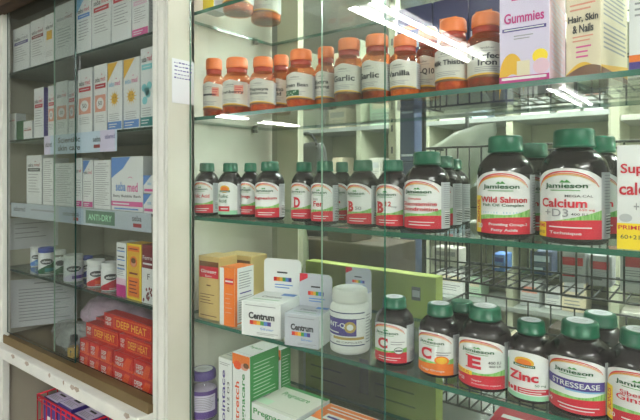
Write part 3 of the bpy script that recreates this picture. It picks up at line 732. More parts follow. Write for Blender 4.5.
# (lower row on shelf C)
GC = 'green capped bottles, lower row'
def cimg(mb):
    mb.text('C',.42,.50,.28,.26,'red',6,.09); mb.strip(.535,.555,.53,.63,'red',6,n=2); mb.lines(.62,.95,.58,.46,2,'greytext',3); mb.ell(.80,.33,.11,.09,'darkgreen',5); mb.ell(.80,.33,.095,.075,'white',6); mb.strip(.72,.88,.31,.35,'ink',7,n=3)
    mb.text('100',.08,.12,.06,.12,'white',6,.03)
vit(394.5,38,294,YR+.046,SC,'green capped bottle marked with a red C and a red band', cimg, off=26, grp=GC, sticker=True)
def corange(mb):
    mb.text('C',.40,.50,.28,.26,'red',6,.09); mb.strip(.515,.535,.53,.63,'red',6,n=2); mb.lines(.62,.95,.58,.46,2,'greytext',3); mb.ell(.74,.36,.15,.11,'orange',5); mb.ell(.74,.36,.11,.08,'goldyellow',6)
    mb.text('Tangy Orange',.52,.10,.06,.55,'white',6,.02)
vit(440,41,300.5,YR+.046,SC,'green capped bottle marked C with an orange slice and orange band', corange, off=26, bl=False, bottom='orange', grp=GC, sticker=True)
vit(462,36,298.5,YR+.112,SC,'green capped bottle behind the orange banded C bottle', words(('C',.5,.5,.25,.25,'red')), off=26, grp=GC)
def eimg(mb):
    mb.text('E',.46,.53,.26,.24,'red',6,.10); serif(mb,.46,.53,.26,.26,'red',6,'E'); mb.text('400 IU',.80,.56,.06,.22,'ink',6,.02); mb.text('400 UI',.80,.48,.045,.2,'ink',6,.02)
    mb.text('100+20',.14,.13,.07,.25,'white',6,.03); mb.text('Super',.5,.15,.045,.18,'white',6,.02); mb.text('Antioxidant support',.66,.08,.04,.5,'white',6,.0)
vit(485,50,302.5,YR+.044,SC,'green capped bottle marked with a large red E and yellow bonus flash', eimg, off=18, bl=False, bonus='h', grp=GC, sticker=True)
def zincimg(mb):
    mb.text('Zinc',.48,.50,.20,.60,'red',6,.08); mb.text('50 mg',.82,.33,.06,.22,'darkgreen',6,.02)
    mb.strip(.0,1,.0,.10,'mint',1); mb.strip(.10,.36,.13,.25,'white',3,n=4); mb.strip(.10,.17,.13,.25,'red',4,n=2); mb.strip(.29,.36,.13,.25,'red',4,n=2); mb.ell(.23,.19,.045,.04,'red',4)
    mb.strip(.38,1,.13,.25,'red',3,n=10); mb.lines(.42,.95,.24,.14,2,'white',4)
vit(531,43,317,YR+.040,SC,'green capped bottle marked Zinc with a maple leaf flag', zincimg, off=18, bottom='mint', grp=GC, brand=False, zinc=True, grassy=False, sticker=True)
def stress(mb):
    mb.strip(.04,.98,.44,.62,'indigo',4,n=20); mb.text('STRESSEASE',.53,.53,.10,.72,'white',6,.03); mb.strip(.4,.98,.41,.44,'skyblue',4,n=10)
    mb.text('90',.10,.13,.07,.12,'white',6,.03); mb.text('Helps combat tension',.58,.13,.035,.6,'white',6,.0); mb.text('pour soulager',.56,.07,.035,.5,'white',6,.0)
vit(580,56,317,YR+.044,SC,'green capped bottle with a purple banner', stress, off=14, bl=False, grp=GC, sticker=True)
vit(600,49,310,YR+.142,SC,'green capped bottle behind the purple banner bottle', words(('Stress',.5,.5,.12,.7,'indigo')), off=14, grp=GC, sticker=True)
def gins(mb):
    mb.text('Siberian',.50,.60,.08,.45,'red',6,.02); mb.text('Ginseng',.55,.49,.13,.66,'red',6,.03); mb.text('120',.12,.12,.08,.16,'white',6,.03); mb.lines(.3,.9,.17,.05,2,'white',6)
vit(641,60,326,YR+.044,SC,'green capped bottle marked Ginseng at the right edge', gins, off=6, bl=False, bonus='v', grp=GC, sticker=True)
# ================================================================== ORANGE CAPPED AMBER BOTTLES
GA = 'orange capped amber bottles'
def amber(px, wpx, ytop, Yc, base, lab, ws, caps='capsA', off=22, H=None, pic=None):
    w = wf(px)*Yc; R = wpx/2*w/F; x = X(px, Yc); H = H or Z(px, ytop, Yc-R*.3)-base
    t = empty('supplement_bottle', (x, Yc, base+.0004), math.radians(view(px)-off), lab, 'bottle', GA)
    mb = MB(); mb.lathe([(R*.88,0),(R*.97,H*.015),(R,H*.05),(R,H*.60),(R*.98,H*.645),(R*.88,H*.69),(R*.73,H*.725),(R*.68,H*.74),(R*.68,H*.80)], 'amber', 44); mb.build('body', t)
    mb = MB(); mb.lathe([(.0001,H*.02),(R*.86,H*.02),(R*.95,H*.06),(R*.95,H*.30),(R*.60,H*.33),(.0001,H*.34)], caps, 30); mb.build('capsules', t)
    mb = MB(); mb.lathe([(R*.705,H*.735),(R*.72,H*.75),(R*.72,H*.815),(.0001,H*.818)], 'neckmaroon', 40); mb.build('neck_seal', t)
    mb = MB(); c0 = H*.815
    mb.lathe([(R*.73,c0),(R*.76,c0+.001),(R*.76,c0+.003,'r'),(R*.74,H-.004,'r'),(R*.71,H-.0014),(R*.66,H),(R*.2,H-.0008),(.0001,H-.0008)], 'caporange', 60, ribs=1, ribamp=.012); mb.build('cap', t)
    mb = MB(); A = math.radians(76); mb.cyl(R, H*.13, H*.60, -A, A)
    topf = lambda u: .90+.08*math.exp(-((u-.5)/.2)**2)
    mb.strip(0,1,lambda u: .02+.10*math.sin(PI*u)*0,topf,'offwhite',0,26)
    mb.strip(0,1,.02,lambda u: .05+.07*math.sin(PI*u),'goldyellow',1,26); mb.strip(0,1,.0,lambda u: .02+.05*math.sin(PI*u),'brown',2,26)
    mb.text('webber', .5,.80,.06,.26,'ink',3,.0); mb.lines(.3,.7,.74,.70,1,'greytext',2)
    for (s, v, h, wd) in ws: mb.text(s, .5,v,h*1.15,wd,'ink',4,.06)
    mb.lines(.25,.8,.30,.15,3,'greytext',2)
    if pic == 'pink': mb.strip(.62,.86,.46,.78,'salmonbg',3,n=5); mb.lines(.64,.84,.74,.5,3,'red',4)
    if pic == 'green':
        mb.strip(.1,.62,.14,.34,'darkgreen',3,n=9); rr = random.Random(1)
        for i in range(9): mb.ell(.14+.05*i+rr.uniform(-.01,.01),rr.uniform(.18,.30),.016,.03,'palegreen',4)
    mb.cyl(R, H*.13, H*.60, A, math.radians(118)); mb.strip(0,1,.02,.86,'lightgrey',0,9); mb.lines(.1,.9,.82,.1,10,'greytext',1)
    mb.build('label', t)
    return t
YA = YR+.004
amber(214,21,58.5,YA+.036,SA_,'orange capped amber bottle at the left end of the row, pink square on label',[('Vit B6',.52,.11,.5)],'capsB',30,pic='pink')
amber(237,28,57.5,YA+.034,SA_,'orange capped amber bottle marked Cranberry',[('Cranberry',.52,.12,.74)],'capsB',30,pic='pink')
amber(263,26,57,YA+.034,SA_,'orange capped amber bottle marked Papaya Enzyme',[('Papaya',.56,.13,.62),('Enzyme',.41,.11,.56)],'capsA',24)
amber(281,20,55,YA+.076,SA_,'orange capped amber bottle marked Amino Acid, set back in the row',[('Amino',.58,.13,.56),('Acid',.42,.13,.4)],'capsA',30)
amber(301,29,49.5,YA+.034,SA_,'orange capped amber bottle marked Green Bean with a dark green picture',[('Green Bean',.52,.12,.7)],'capsA',26,pic='green')
amber(326,22,47,YA+.060,SA_,'orange capped amber bottle marked Extra Strong beside the pale door edge',[('Extra',.60,.12,.5),('Strong',.42,.12,.55)],'capsC',26)
amber(349,29,38.5,YA+.034,SA_,'orange capped amber bottle marked Garlic, left of two',[('Garlic',.50,.17,.62)],'capsC',26)
amber(377,30,34.5,YA+.040,SA_,'orange capped amber bottle marked Garlic, right of two under the lamp glare',[('Garlic',.50,.17,.62)],'capsA',40)
amber(405,30,35,YA+.045,SA_,'orange capped amber bottle marked Vanilla beside the dark green door edge',[('Vanilla',.52,.16,.62)],'capsC',30)
amber(428,25,27.5,YA+.076,SA_,'orange capped amber bottle marked Co-Q10, set back behind its neighbours',[('Co-Q10',.50,.17,.64)],'capsC',22)
amber(453,35,19,YA+.036,SA_,'orange capped amber bottle marked Milk Thistle',[('Milk Thistle',.54,.13,.74)],'capsA',22)
amber(486,37,13,YA+.036,SA_,'orange capped amber bottle marked Perfect Iron',[('Perfect',.58,.14,.60),('Iron',.40,.14,.36)],'capsB',-4)
# jars on the topmost shelf
for px, wpx, Yc, lab, hh in ((238,31,.775,'large amber jar on the topmost shelf, left of two, only its base in view','capsA'),(266,30,.860,'large amber jar on the topmost shelf, right of two, only its base in view','capsC')):
    amber(px, wpx, 0, Yc, TOP, lab, [('Omega',.5,.15,.6)], hh, 24, H=.125)
def yg(mb, F_, S_, T_):
    F_(); mb.strip(0,1,0,.3,'yellow',1); mb.strip(0,1,.3,.36,'darkgreen',2); mb.text('TONIC',.5,.6,.1,.8,'darkgreen',2,.03)
carton('supplement_box', 203, 214, None, YR+.016, 0, TOP, None, WB, yg, 'small white, yellow and green carton at the left end of the topmost shelf', 'box', 'cartons on the glass shelves', D=.04, H=.10)
# ================================================================== CARTONS ON THE GLASS SHELVES
GB = 'cartons on the glass shelves'
def gummies(mb, F_, S_, T_):
    F_(); mb.text('Gummies',.5,.46,.075,.80,'magenta',3,.05); mb.strip(.06,.94,.365,.39,'indigo',2); mb.lines(.1,.9,.388,.368,1,'white',3,.05,.4)
    mb.strip(0,1,.0,.045,'magenta',3); mb.lines(.05,.95,.035,.012,1,'white',4,.05,.8); mb.lines(.3,.7,.34,.30,2,'greytext',2)
    mb.arc(.25,.04,.25,.17,.17,PI,0,'goldyellow',1,th2=.13); mb.ell(.82,.17,.15,.05,'yellow',1); mb.ell(.84,.10,.16,.055,'palepink',2)
    mb.strip(.36,.62,.045,.15,'cream',2); mb.text('Multi',.5,.60,.06,.5,'magenta',3,.03)
    S_(); mb.lines(.1,.9,.6,.08,14,'lavender',1,.2,.5)
carton('gummies_box', 499.5, 550, 566, YR+.006, 3, SA_, None, ('lavender','palepink','white'), gummies, 'lavender carton of gummies with yellow and pink shapes and a magenta foot', 'box', GB, H=.19)
def hair(mb, F_, S_, T_):
    F_(); mb.text('Hair, Skin',.5,.355,.050,.86,'ink',3,.06,rot=0); mb.text('& Nails',.5,.295,.050,.6,'ink',3,.06); mb.lines(.12,.88,.46,.40,2,'salmonbg',2); mb.lines(.2,.8,.26,.21,2,'salmonbg',2,.2)
    mb.lines(.3,.75,.20,.11,3,'pink',2,.3); mb.strip(0,1,.0,lambda u:.02+.07*math.sin(PI*u),'goldyellow',2,12); mb.strip(0,1,.0,lambda u:.03+.04*math.sin(PI*u*.9-.3),'brown',3,12)
    S_(); mb.lines(.08,.94,.60,.36,9,'greytext',1,.2,.4); mb.lines(.08,.94,.33,.16,6,'greytext',1,.2,.4,seed=4)
    mb.strip(0,1,0,lambda u:.06+.05*u,'goldyellow',1,10); mb.strip(0,1,0,lambda u:.05-.02*u,'brown',2,10)
carton('supplement_box', 566, 601.5, 628, YR+.012, -9, SA_, None, ('cream','cream','cream'), hair, 'cream carton marked Hair, Skin and Nails', 'box', GB, H=.21)
def plainbox(mb, F_, S_, T_):
    F_(); mb.lines(.1,.95,.9,.3,18,'greytext',1,.2,.35); mb.strip(.05,.95,.42,.62,'lightgrey',2); mb.strip(0,1,.05,.09,'orange',2); mb.strip(0,1,.0,.05,'indigo',2)
carton('supplement_box', 629, 690, None, YR+.012, 0, SA_, None, WB, plainbox, 'white carton with orange and violet foot at the right edge of the shelf', 'box', GB, H=.21, D=.05)
def ac(mb, F_, S_, T_):
    F_(); mb.text('Supra',.30,.76,.12,.50,'red',3,.05); mb.text('calcium',.39,.58,.12,.72,'red',3,.05); mb.text('+D3',.36,.41,.10,.26,'greytext',3,.02); mb.ell(.12,.30,.09,.04,'lightgrey',2)
    mb.strip(0,1,.0,.22,'red',2); mb.strip(0,.36,.0,.25,'yellow',3); mb.text('PRIME',.18,.21,.04,.32,'red',4,.03); mb.text('60+21',.18,.12,.04,.26,'ink',4,.02); mb.lines(.42,.95,.17,.04,3,'white',3)
carton('calcium_box', 617, 695, None, YR+.008, 0, SB, None, WB, ac, 'white calcium carton with yellow corner at the right edge', 'box', GB, H=.126, D=.05)
# blue cartons at the back of shelf A
def darkb(mb, F_, S_, T_):
    F_(); mb.text('OMEGA',.45,.80,.09,.5,'orange',2,.03); mb.strip(.05,.95,.6,.66,'paleblue',1)
for i, (a, b) in enumerate(((397,432),(433,468),(469,503))):
    carton('fish_oil_box', a, b, None, .875, 0, SA_, None, ('navy','navy','navy'), darkb, ['dark blue carton behind the Vanilla bottle','dark blue carton behind the Co-Q10 bottle','dark blue carton behind the Perfect Iron bottle'][i], 'box', 'dark blue cartons at the back of the shelf', D=.06, H=.195)
# lower shelf C, left end
def goldart(mb, F_, S_, T_):
    F_(); mb.strip(.06,.96,.84,.92,'brown',2); mb.strip(.06,.96,.66,.84,'red',2); mb.text('Ginseng',.5,.755,.07,.74,'white',3,.04); mb.text('Extra',.5,.69,.03,.3,'white',3); mb.strip(.4,.6,.53,.55,'brown',2)
    mb.lines(.1,.8,.42,.24,4,'brown',2,.4,.25); mb.lines(.1,.9,.08,.04,1,'brown',2)
GM = ('goldfoil','goldfoil','goldfoil')
carton('ginseng_box', 198.5, 219.5, None, YR+.014, 4, SC, 258, GM, goldart, 'gold carton with red panel at the left end of the shelf', 'box', GB, D=.055)
carton('ginseng_box', 221, 251.5, None, YR+.100, 4, SC, 257, GM, goldart, 'gold carton standing behind the orange and white one', 'box', GB, D=.055)
def orangeart(mb, F_, S_, T_):
    F_(); mb.strip(.30,1,0,1,'orange',1); mb.strip(.38,.92,.72,.82,'red',2); mb.text('Royal',.65,.77,.05,.5,'white',3); mb.lines(.4,.9,.6,.2,5,'salmonbg',2,.5,.2)
    S_(); mb.strip(0,.12,0,1,'orange',1); mb.lines(.2,.92,.93,.62,7,'greytext',1,.3); mb.text('Royal Jelly',.55,.55,.04,.6,'indigo',2); mb.lines(.2,.92,.5,.08,10,'greytext',1,.3); mb.strip(.12,.95,.03,.05,'orange',1)
carton('supplement_box', 219.5, 235, 254, YR+.006, 6, SC, 269, ('white','white','orange'), orangeart, 'white carton with a broad orange stripe beside the gold box', 'box', GB)
RB = ['heatred','orange','goldyellow','green','blue','indigo']
def centrum(mb, F_, S_, T_, W=None):
    F_(); mb.text('Centrum',.52,.60,.20,.66,'ink',3,.10)
    for i, m in enumerate(RB): mb.strip(.22+.09*i,.31+.09*i,.34,.46,m,2)
    mb.text('Silver',.66,.24,.07,.34,'blue',3,.02); mb.lines(.1,.9,.92,.86,1,'greytext',1); mb.lines(.4,.95,.14,.06,2,'greytext',1)
    T_(); mb.text('Centrum',.5,.5,.16,.5,'ink',2,.03); mb.lines(.15,.85,.3,.2,1,'green',2); mb.strip(.6,.95,.7,.9,'blue',2)
def flapbox(pL, pM, pR, ytop, YM, rot, lab, hdr, tone, hh=.062):
    o = carton('multivitamin_box', pL, pM, pR, YM, rot, SC, ytop, tone, centrum, lab, 'box', GB)
    W, D, H = CART[o.name]
    mb = MB(); n = 8; r = .010; pts = [(-W/2,0),(W/2,0)]
    for i in range(n+1): a = PI/2*i/n; pts.append((W/2-r+r*math.cos(a), hh-r+r*math.sin(a)))
    for i in range(n+1): a = PI/2+PI/2*i/n; pts.append((-W/2+r+r*math.cos(a), hh-r+r*math.sin(a)))
    y0 = D/2-.003; vs = [(x, y0, H+z) for x, z in pts]+[(x, y0+.0012, H+z) for x, z in pts]; m = len(pts)
    mb.add(vs, [tuple(range(m)), tuple(reversed(range(m, 2*m)))]+[(i, m+i, m+(i+1)%m, (i+1)%m) for i in range(m)], tone[0])
    mb.face((-W/2, y0, H), (W,0,0), (0,0,hh)); mb.text('Try new',.5,.60,.09,.28,'ink',2,.02)
    for i, c in enumerate(RB): mb.strip(.27+.08*i,.35+.08*i,.34,.46,c,2)
    mb.lines(.3,.8,.28,.12,2,'blue',2)
    if hdr: mb.tri([(.01,.72),(.26,.86),(.26,.99),(.01,.99)], 'red', 2)
    mb.build('header_flap', o)
    return o
flapbox(241.5, 281, 302, 305, YR+.005, 14, 'white multivitamin carton with plain raised white header', False, ('white','white','white'), .070)
flapbox(284.5, 319, 333, 317, YR+.006, 14, 'silver grey multivitamin carton with red cornered header', True, ('silver','white','silver'), .062)
flapbox(329, 356, 372, 300, YR+.150, 8, 'silver grey carton with red cornered header at the back, behind the white jar', True, ('silver','white','silver'), .05)
# joint jar
def jar():
    px, wpx, ytop, Yc, base = 350, 39.5, 285, YR+.045, SC
    w = wf(px)*Yc; R = wpx/2*w/F; x = X(px, Yc); H = Z(px, ytop, Yc+R*.5)-base
    t = empty('supplement_jar', (x, Yc, base+.0004), math.radians(view(px)-30), 'white plastic jar with ribbed white lid and violet JOINT label', 'jar')
    mb = MB(); mb.lathe([(R*.9,0),(R*.98,.002),(R,.006),(R,H*.70),(R*.96,H*.735),(R*.86,H*.76),(R*.80,H*.77),(R*.80,H*.8)], 'jarwhite', 48); mb.build('body', t)
    mb = MB(); c0 = H*.79; mb.lathe([(R*.86,c0),(R*.90,c0+.001),(R*.90,c0+.004,'r'),(R*.875,H-.004,'r'),(R*.85,H-.0012),(R*.78,H),(R*.7,H),(R*.66,H-.0012),(.0001,H-.0012)], 'capwhite', 72, ribs=1, ribamp=.008); mb.build('lid', t)
    mb = MB(); A = math.radians(75); mb.cyl(R, H*.10, H*.69, -A, A); mb.strip(0,1,0,1,'white',0,26); mb.strip(0,1,.93,.96,'navy',1,20); mb.strip(0,1,.08,.11,'navy',1,20)
    mb.strip(0,.82,.34,.78,'indigo',2,20); mb.strip(0,1,.78,.80,'navy',2,20); mb.text('JOINT-Q',.34,.60,.17,.54,'white',4,.04); mb.ell(.70,.58,.11,.15,'gold',3); mb.ell(.70,.58,.06,.08,'white',4)
    mb.lines(.02,.5,.46,.38,1,'white',3); mb.strip(.35,.98,.24,.31,'gold',2,n=10); mb.text('60 CAPSULES',.68,.175,.05,.5,'ink',3); mb.lines(.02,.3,.3,.14,3,'greytext',2)
    mb.cyl(R, H*.10, H*.69, A, math.radians(120)); mb.strip(0,1,0,1,'white',0,8); mb.lines(.1,.9,.9,.1,10,'greytext',1); mb.build('label', t)
jar()
# ================================================================== BOTTOM SHELF
def pjar():
    px, wpx, ytop, Yc, base = 203.5, 27, 365, YR+.030, SD
    w = wf(px)*Yc; R = wpx/2*w/F; x = X(px, Yc); H = Z(px, ytop, Yc+R*.5)-base
    t = empty('supplement_jar', (x, Yc, base+.0004), math.radians(view(px)-10), 'clear jar with purple lid and purple label at the lower left corner', 'jar')
    mb = MB(); mb.lathe([(R*.9,0),(R,.004),(R,H*.66),(R*.95,H*.72),(R*.82,H*.79),(R*.80,H*.84)], 'clearjar', 44); mb.build('body', t)
    mb = MB(); mb.lathe([(.0001,.004),(R*.93,.004),(R*.93,H*.6),(.0001,H*.62)], 'lavender', 30); mb.build('tablets', t)
    mb = MB(); c0 = H*.82; mb.lathe([(R*.86,c0),(R*.93,c0+.001),(R*.92,c0+.004,'r'),(R*.90,H-.004,'r'),(R*.86,H-.001),(R*.78,H),(.0001,H)], 'cappurple', 60, ribs=1, ribamp=.01); cp = mb.build('lid', t)
    mb = MB(); mb.face((-R*.7,-R*.7,H), (R*1.4,0,0), (0,R*1.4,0)); mb.ell(.5,.5,.48,.48,'paper',1); mb.lines(.2,.8,.65,.35,2,'greytext',2); mb.build('lid_sticker', cp)
    mb = MB(); mb.cyl(R, H*.06, H*.62, -1.9, 1.9); mb.strip(0,1,0,1,'purple',0,30); mb.strip(.3,.8,.25,.85,'lavender',1,n=12); mb.lines(.33,.78,.8,.3,8,'greytext',2); mb.strip(.2,.3,.5,.9,'paper',2,n=3); mb.build('label', t)
pjar()
def jointace(mb, F_, S_, T_):
    F_(); mb.text('Jointace',.42,.45,.36,.78,'indigo',2,.04,rot=90); mb.text('B12 D3',.75,.5,.16,.4,'ink',2,.02,rot=90); mb.lines(.1,.9,.95,.9,2,'greytext',1)
    S_(); mb.lines(.1,.9,.95,.1,14,'greytext',1); T_(); mb.lines(.1,.9,.8,.3,3,'greytext',1)
carton('joint_box', 218.5, 232, None, YR+.010, 0, SD, 361, WB, jointace, 'slim white upright carton with large sideways violet letters', 'box', GB, D=.05)
def pregup(mb, F_, S_, T_):
    F_(); mb.strip(0,1,.86,.99,'orange',1); mb.ell(.3,.86,.22,.05,'heatorange',2); mb.text('stretch',.28,.42,.24,.5,'heatorange',2,.04,rot=90); mb.text('Pregnacare',.66,.42,.28,.72,'boxgreen',3,.04,rot=90); mb.ell(.7,.86,.22,.04,'salmonbg',2); mb.ell(.8,.88,.16,.03,'brown',3)
    S_(); mb.lines(.12,.88,.92,.08,20,'palegreen',1,.35,.2); T_(); mb.strip(.05,.95,.1,.9,'white',1); mb.text('Pregnacare',.5,.5,.16,.7,'boxgreen',2,.03)
PG = ('white','boxgreen','white')
carton('pregnancy_vitamin_box', 232.5, 250, 279, YR+.008, 0, SD, 357, PG, pregup, 'upright green sided carton with sideways green and orange letters', 'box', GB)
carton('pregnancy_vitamin_box', 266, 281, 291, YR+.105, 0, SD, 350, PG, pregup, 'upright green sided carton standing behind the first green one', 'box', GB)
def preglie(mb, F_, S_, T_):
    F_(); mb.text('Pregnacare',.5,.62,.36,.9,'boxgreen',3,.05); mb.strip(0,.6,0,.2,'boxgreen',1)
    T_(); mb.text('Pregnacare',.5,.65,.2,.6,'boxgreen',2,.03); mb.strip(.0,1,.9,1,'boxgreen',1); mb.strip(0,.3,.1,.3,'palegreen',1)
yb = YR+.012
for i in range(2):
    carton('pregnancy_vitamin_box', 251.5, 296, None, yb, 0, SD+i*.0416, None, WB, preglie, ['flat white carton with green letters, lower of two beneath the glass shelf','flat white carton with green letters, upper of two beneath the glass shelf'][i], 'box', GB, D=.105, H=.041)
def orlie(mb, F_, S_, T_):
    F_(); mb.strip(.6,1,.0,1,'orange',1); mb.text('Joint',.3,.6,.4,.5,'indigo',2,.06)
    T_(); mb.strip(.0,1,.35,.97,'orange',1); mb.strip(.2,.7,.42,.62,'white',2); mb.text('Original',.45,.52,.12,.4,'indigo',3); mb.lines(.1,.9,.9,.7,2,'white',2)
for i in range(2):
    carton('joint_box', 297, 350, None, yb, 0, SD+i*.0386, None, ('white','orange','white'), orlie, ['flat orange and white carton, lower of two','flat orange and white carton, upper of two'][i], 'box', GB, D=.105, H=.038)
def redtop(mb, F_, S_, T_):
    F_(); mb.text('Relief',.5,.5,.4,.6,'white',2,.04); T_(); mb.text('Iron ',.3,.55,.3,.34,'white',2,.03); mb.lines(.5,.95,.75,.3,4,'palepink',1,.2,.35)
for i in range(3):
    carton('tablet_box', 484, 560, None, YR+.012, 0, SD+i*.0606, None, ('crimson','crimson','crimson'), redtop, ['red carton with white letters, bottom of the stack of three','red carton with white letters, middle of the stack of three','red carton with white letters, top of the stack of three'][i], 'box', GB, D=.07, H=.060)
# ================================================================== BEHIND THE GLASS BACK
CT = EYE-.60
mb = MB(); mb.box((0,0,CT/2-.01), (2.1,.70,CT-.02), 'sidepaint', bev=.004); mb.box((0,0,CT-.01), (2.14,.76,.02), 'greyshelf', bev=.003)
tag(mb.build('shop_counter', loc=(.12,1.425,0)), 'pale counter behind the glass cabinet carrying cartons and the wire rack', 'counter')
# lime board
x0, x1 = -.85, X(436,1.03)
t = empty('lime_carton', ((x0+x1)/2, 1.0475, CT+.0004), 0, 'broad lime green carton standing right behind the glass back', 'box')
W, D, H = x1-x0, .035, .60-.224
mb = MB(); mb.box((0,0,H/2), (W,D,H), 'limeboard', bev=.0015)
mb.face((-W/2,-D/2,0), (W,0,0), (0,0,H)); mb.strip(.0,1,.52,.525,'limedarkflat',1); mb.strip(.84,.90,.85,.93,'dullgrey',2)
mb.strip(.46,.53,.20,.42,'dullgrey',2); mb.lines(.58,.95,.42,.1,4,'limedarkflat',1,.3,.12); mb.lines(.05,.40,.42,.1,4,'limedarkflat',1,.3,.12,seed=6); mb.strip(.845,.895,.87,.91,'lightgrey',3)
flat('limedarkflat',110,130,60)
mb.build('body', t)
def bgbox(name, pL, pR, Y, base, ytop, mat, lab, D=.1, grp=None, art=None, H=None):
    return carton(name, pL, pR, None, Y, 0, base, ytop, (mat, mat, mat), art, lab, 'box', grp, D=D, H=H, bev=.002)
GD = 'dull cartons stacked behind the glass back'
b0 = CT+.001
for i, (a, b, h, m, lab) in enumerate(((300,386,.20,'browncarton','wide dull carton at the bottom of the stack behind the lime carton'),(300,386,.22,'browncarton','wide dull brown carton in the middle of the stack'))):
    bgbox('cardboard_carton', a, b, 1.10, b0, None, m, lab, .16, GD, H=h); b0 += h+.001
bgbox('cardboard_carton', 327, 352, 1.105, b0, None, 'browncarton', 'small brown carton on the right of the dull stack', .1, GD, H=.035)
# dark grey shoulder bag standing on the stack
bag = empty('shoulder_bag', (X(312,1.18), 1.18, b0), .2, 'dark grey cloth bag standing on the cartons behind the D bottle', 'bag')
mb = MB(); bmv = []
n = 10
for k, (z, sx, sy, dx) in enumerate(((0,.040,.035,.012),(.04,.046,.04,.008),(.12,.050,.038,.0),(.20,.052,.032,-.006),(.255,.050,.025,-.008),(.27,.042,.018,-.008))):
    for j in range(24):
        a = 2*PI*j/24; ca, sa = math.cos(a), math.sin(a); e = .55
        bmv.append((dx+sx*math.copysign(abs(ca)**e, ca), sy*math.copysign(abs(sa)**e, sa), z+.004*math.sin(3*a+k)))
fs = [(k*24+j, k*24+(j+1)%24, (k+1)*24+(j+1)%24, (k+1)*24+j) for k in range(5) for j in range(24)]+[tuple(reversed(range(24))), tuple(range(120,144))]
mb.add(bmv, fs, 'greycloth', True); mb.build('body', bag)
mb = MB(); pr = None
for i in range(13):
    a = PI*i/12; p = (-.008+.035*math.cos(a), -.02, .25+.05*math.sin(a))
    if pr: mb.rod(pr, p, .004, 'greycloth')
    pr = p
mb.build('handle', bag)
mb = MB(); mb.box((-.004,-.042,.10),(.06,.008,.09),'greycloth',bev=.003); mb.build('pocket', bag)
# columns
xa = X(394.5,1.36)
mb = MB(); mb.box((0,0,.66), (.024,.03,1.32+.28), 'wallpaint', bev=.003); mb.box((0,0,-.13),(.06,.06,.02),'wallpaint')
for i in range(22): mb.box((0,-.0155,-.05+.065*i), (.006,.001,.02), 'dullgrey')
tag(mb.build('shelf_upright', loc=(xa,1.36,CT+.14)), 'pale slotted upright standing left of the blue cartons', 'shelf upright')
z = CT+.001
for i in range(5):
    h = .158
    bgbox('slim_blue_box', 400, 414.5, 1.30, z, None, 'bluecarton', ['slim dull blue carton, bottom of the blue stack','slim dull blue carton, second from the bottom of the blue stack','slim dull blue carton, middle of the blue stack','slim dull blue carton, second from the top of the blue stack','slim dull blue carton, top of the blue stack'][i], .07, 'slim blue cartons in a stack', art=lambda mb,F_,S_,T_: (F_(), mb.strip(.1,.9,.1,.14,'paleblue',1)), H=h)
    z += h+.001
# wire rack
YW = 1.17
rx0, rx1 = X(414,YW)+.03, .95
rack = empty('wire_rack', ((rx0+rx1)/2, YW, CT+.001), 0, 'dark wire basket rack on the counter behind the glass', 'wire rack')
ox = (rx0+rx1)/2
def R_(mb, a, b, r=.0022): mb.rod((a[0]-ox, a[1]-YW, a[2]-CT), (b[0]-ox, b[1]-YW, b[2]-CT), r, 'wire', 5)
def basket(zb, zt, name='basket', hook=True):
    mb = MB(); yb = YW+.27
    for z in (zb, zt):
        for y in (YW, yb): R_(mb, (rx0,y,z), (rx1,y,z), .0028)
        for x in (rx0, rx1): R_(mb, (x,YW,z), (x,yb,z), .0028)
    if zt-zb > .15: R_(mb, (rx0,YW,zb+.045), (rx1,YW,zb+.045), .002); R_(mb, (rx0,yb,(zt+zb)/2), (rx1,yb,(zt+zb)/2), .002)
    n = int((rx1-rx0)/.0285)
    for i in range(n+1):
        x = rx0+(rx1-rx0)*i/n
        R_(mb, (x,YW,zt), (x,YW,zb-.0)); R_(mb, (x,YW,zb), (x,yb,zb))
        if i % 2 == 0: R_(mb, (x,yb,zt), (x,yb,zb))
    for i in range(1,9):
        y = YW+.03*i
        R_(mb, (rx0,y,zt), (rx0,y,zb), .0016); R_(mb, (rx1,y,zt), (rx1,y,zb), .0016)
        if i % 3 == 0: R_(mb, (rx0,y,zb), (rx1,y,zb), .0016)
    mb.build(name, rack)
basket(EYE-.255, EYE+.066)
basket(EYE+.188, EYE+.40)
basket(EYE-.555, EYE-.345)
mb = MB()
for x in (rx0, rx1):
    for y in (YW-.004, YW+.274): mb.rod((x-ox, y-YW, 0), (x-ox, y-YW, 1.02), .006, 'wire', 8)
mb.build('post', rack)
# pale plastic bags in the baskets
gbg = 'pale plastic wrapped packs in the wire rack'
def draped(name, pts, th, lab, y):
    # a filled pale bag: outline in x,z with a bulge
    n = len(pts); cx = sum(p[0] for p in pts)/n; cz = sum(p[1] for p in pts)/n
    vs = []; rings = [(1,0),(.92,.6),(.7,.9),(.35,1.05)]
    for sgn in (-1, 1):
        for r, d in rings:
            for i, p in enumerate(pts): vs.append(((p[0]-cx)*r, sgn*d*th*(1+.25*math.sin(2.7*i+r*5)), (p[1]-cz)*r))
        vs.append((0, sgn*th*1.1, 0))
    fs = []; R = len(rings); blk = R*n+1
    for s in (0, 1):
        o = s*blk
        for k in range(R-1):
            for i in range(n):
                q = (o+k*n+i, o+k*n+(i+1)%n, o+(k+1)*n+(i+1)%n, o+(k+1)*n+i); fs.append(q if s == 0 else tuple(reversed(q)))
        for i in range(n):
            q = (o+(R-1)*n+i, o+(R-1)*n+(i+1)%n, o+R*n); fs.append(q if s == 0 else tuple(reversed(q)))
    for i in range(n): fs.append((i, blk+i, blk+(i+1)%n, (i+1)%n))
    mb = MB(); mb.add(vs, fs, 'bagpale', True)
    return tag(mb.build(name, loc=(cx, y, cz)), lab, 'plastic bag', gbg)
noisy('bagpale', rgb(196,206,190), rgb(214,222,208), 14, .35, .5)
def pz(Y, *pp): return [(X(a, Y), Z(a, b, Y)) for a, b in pp]
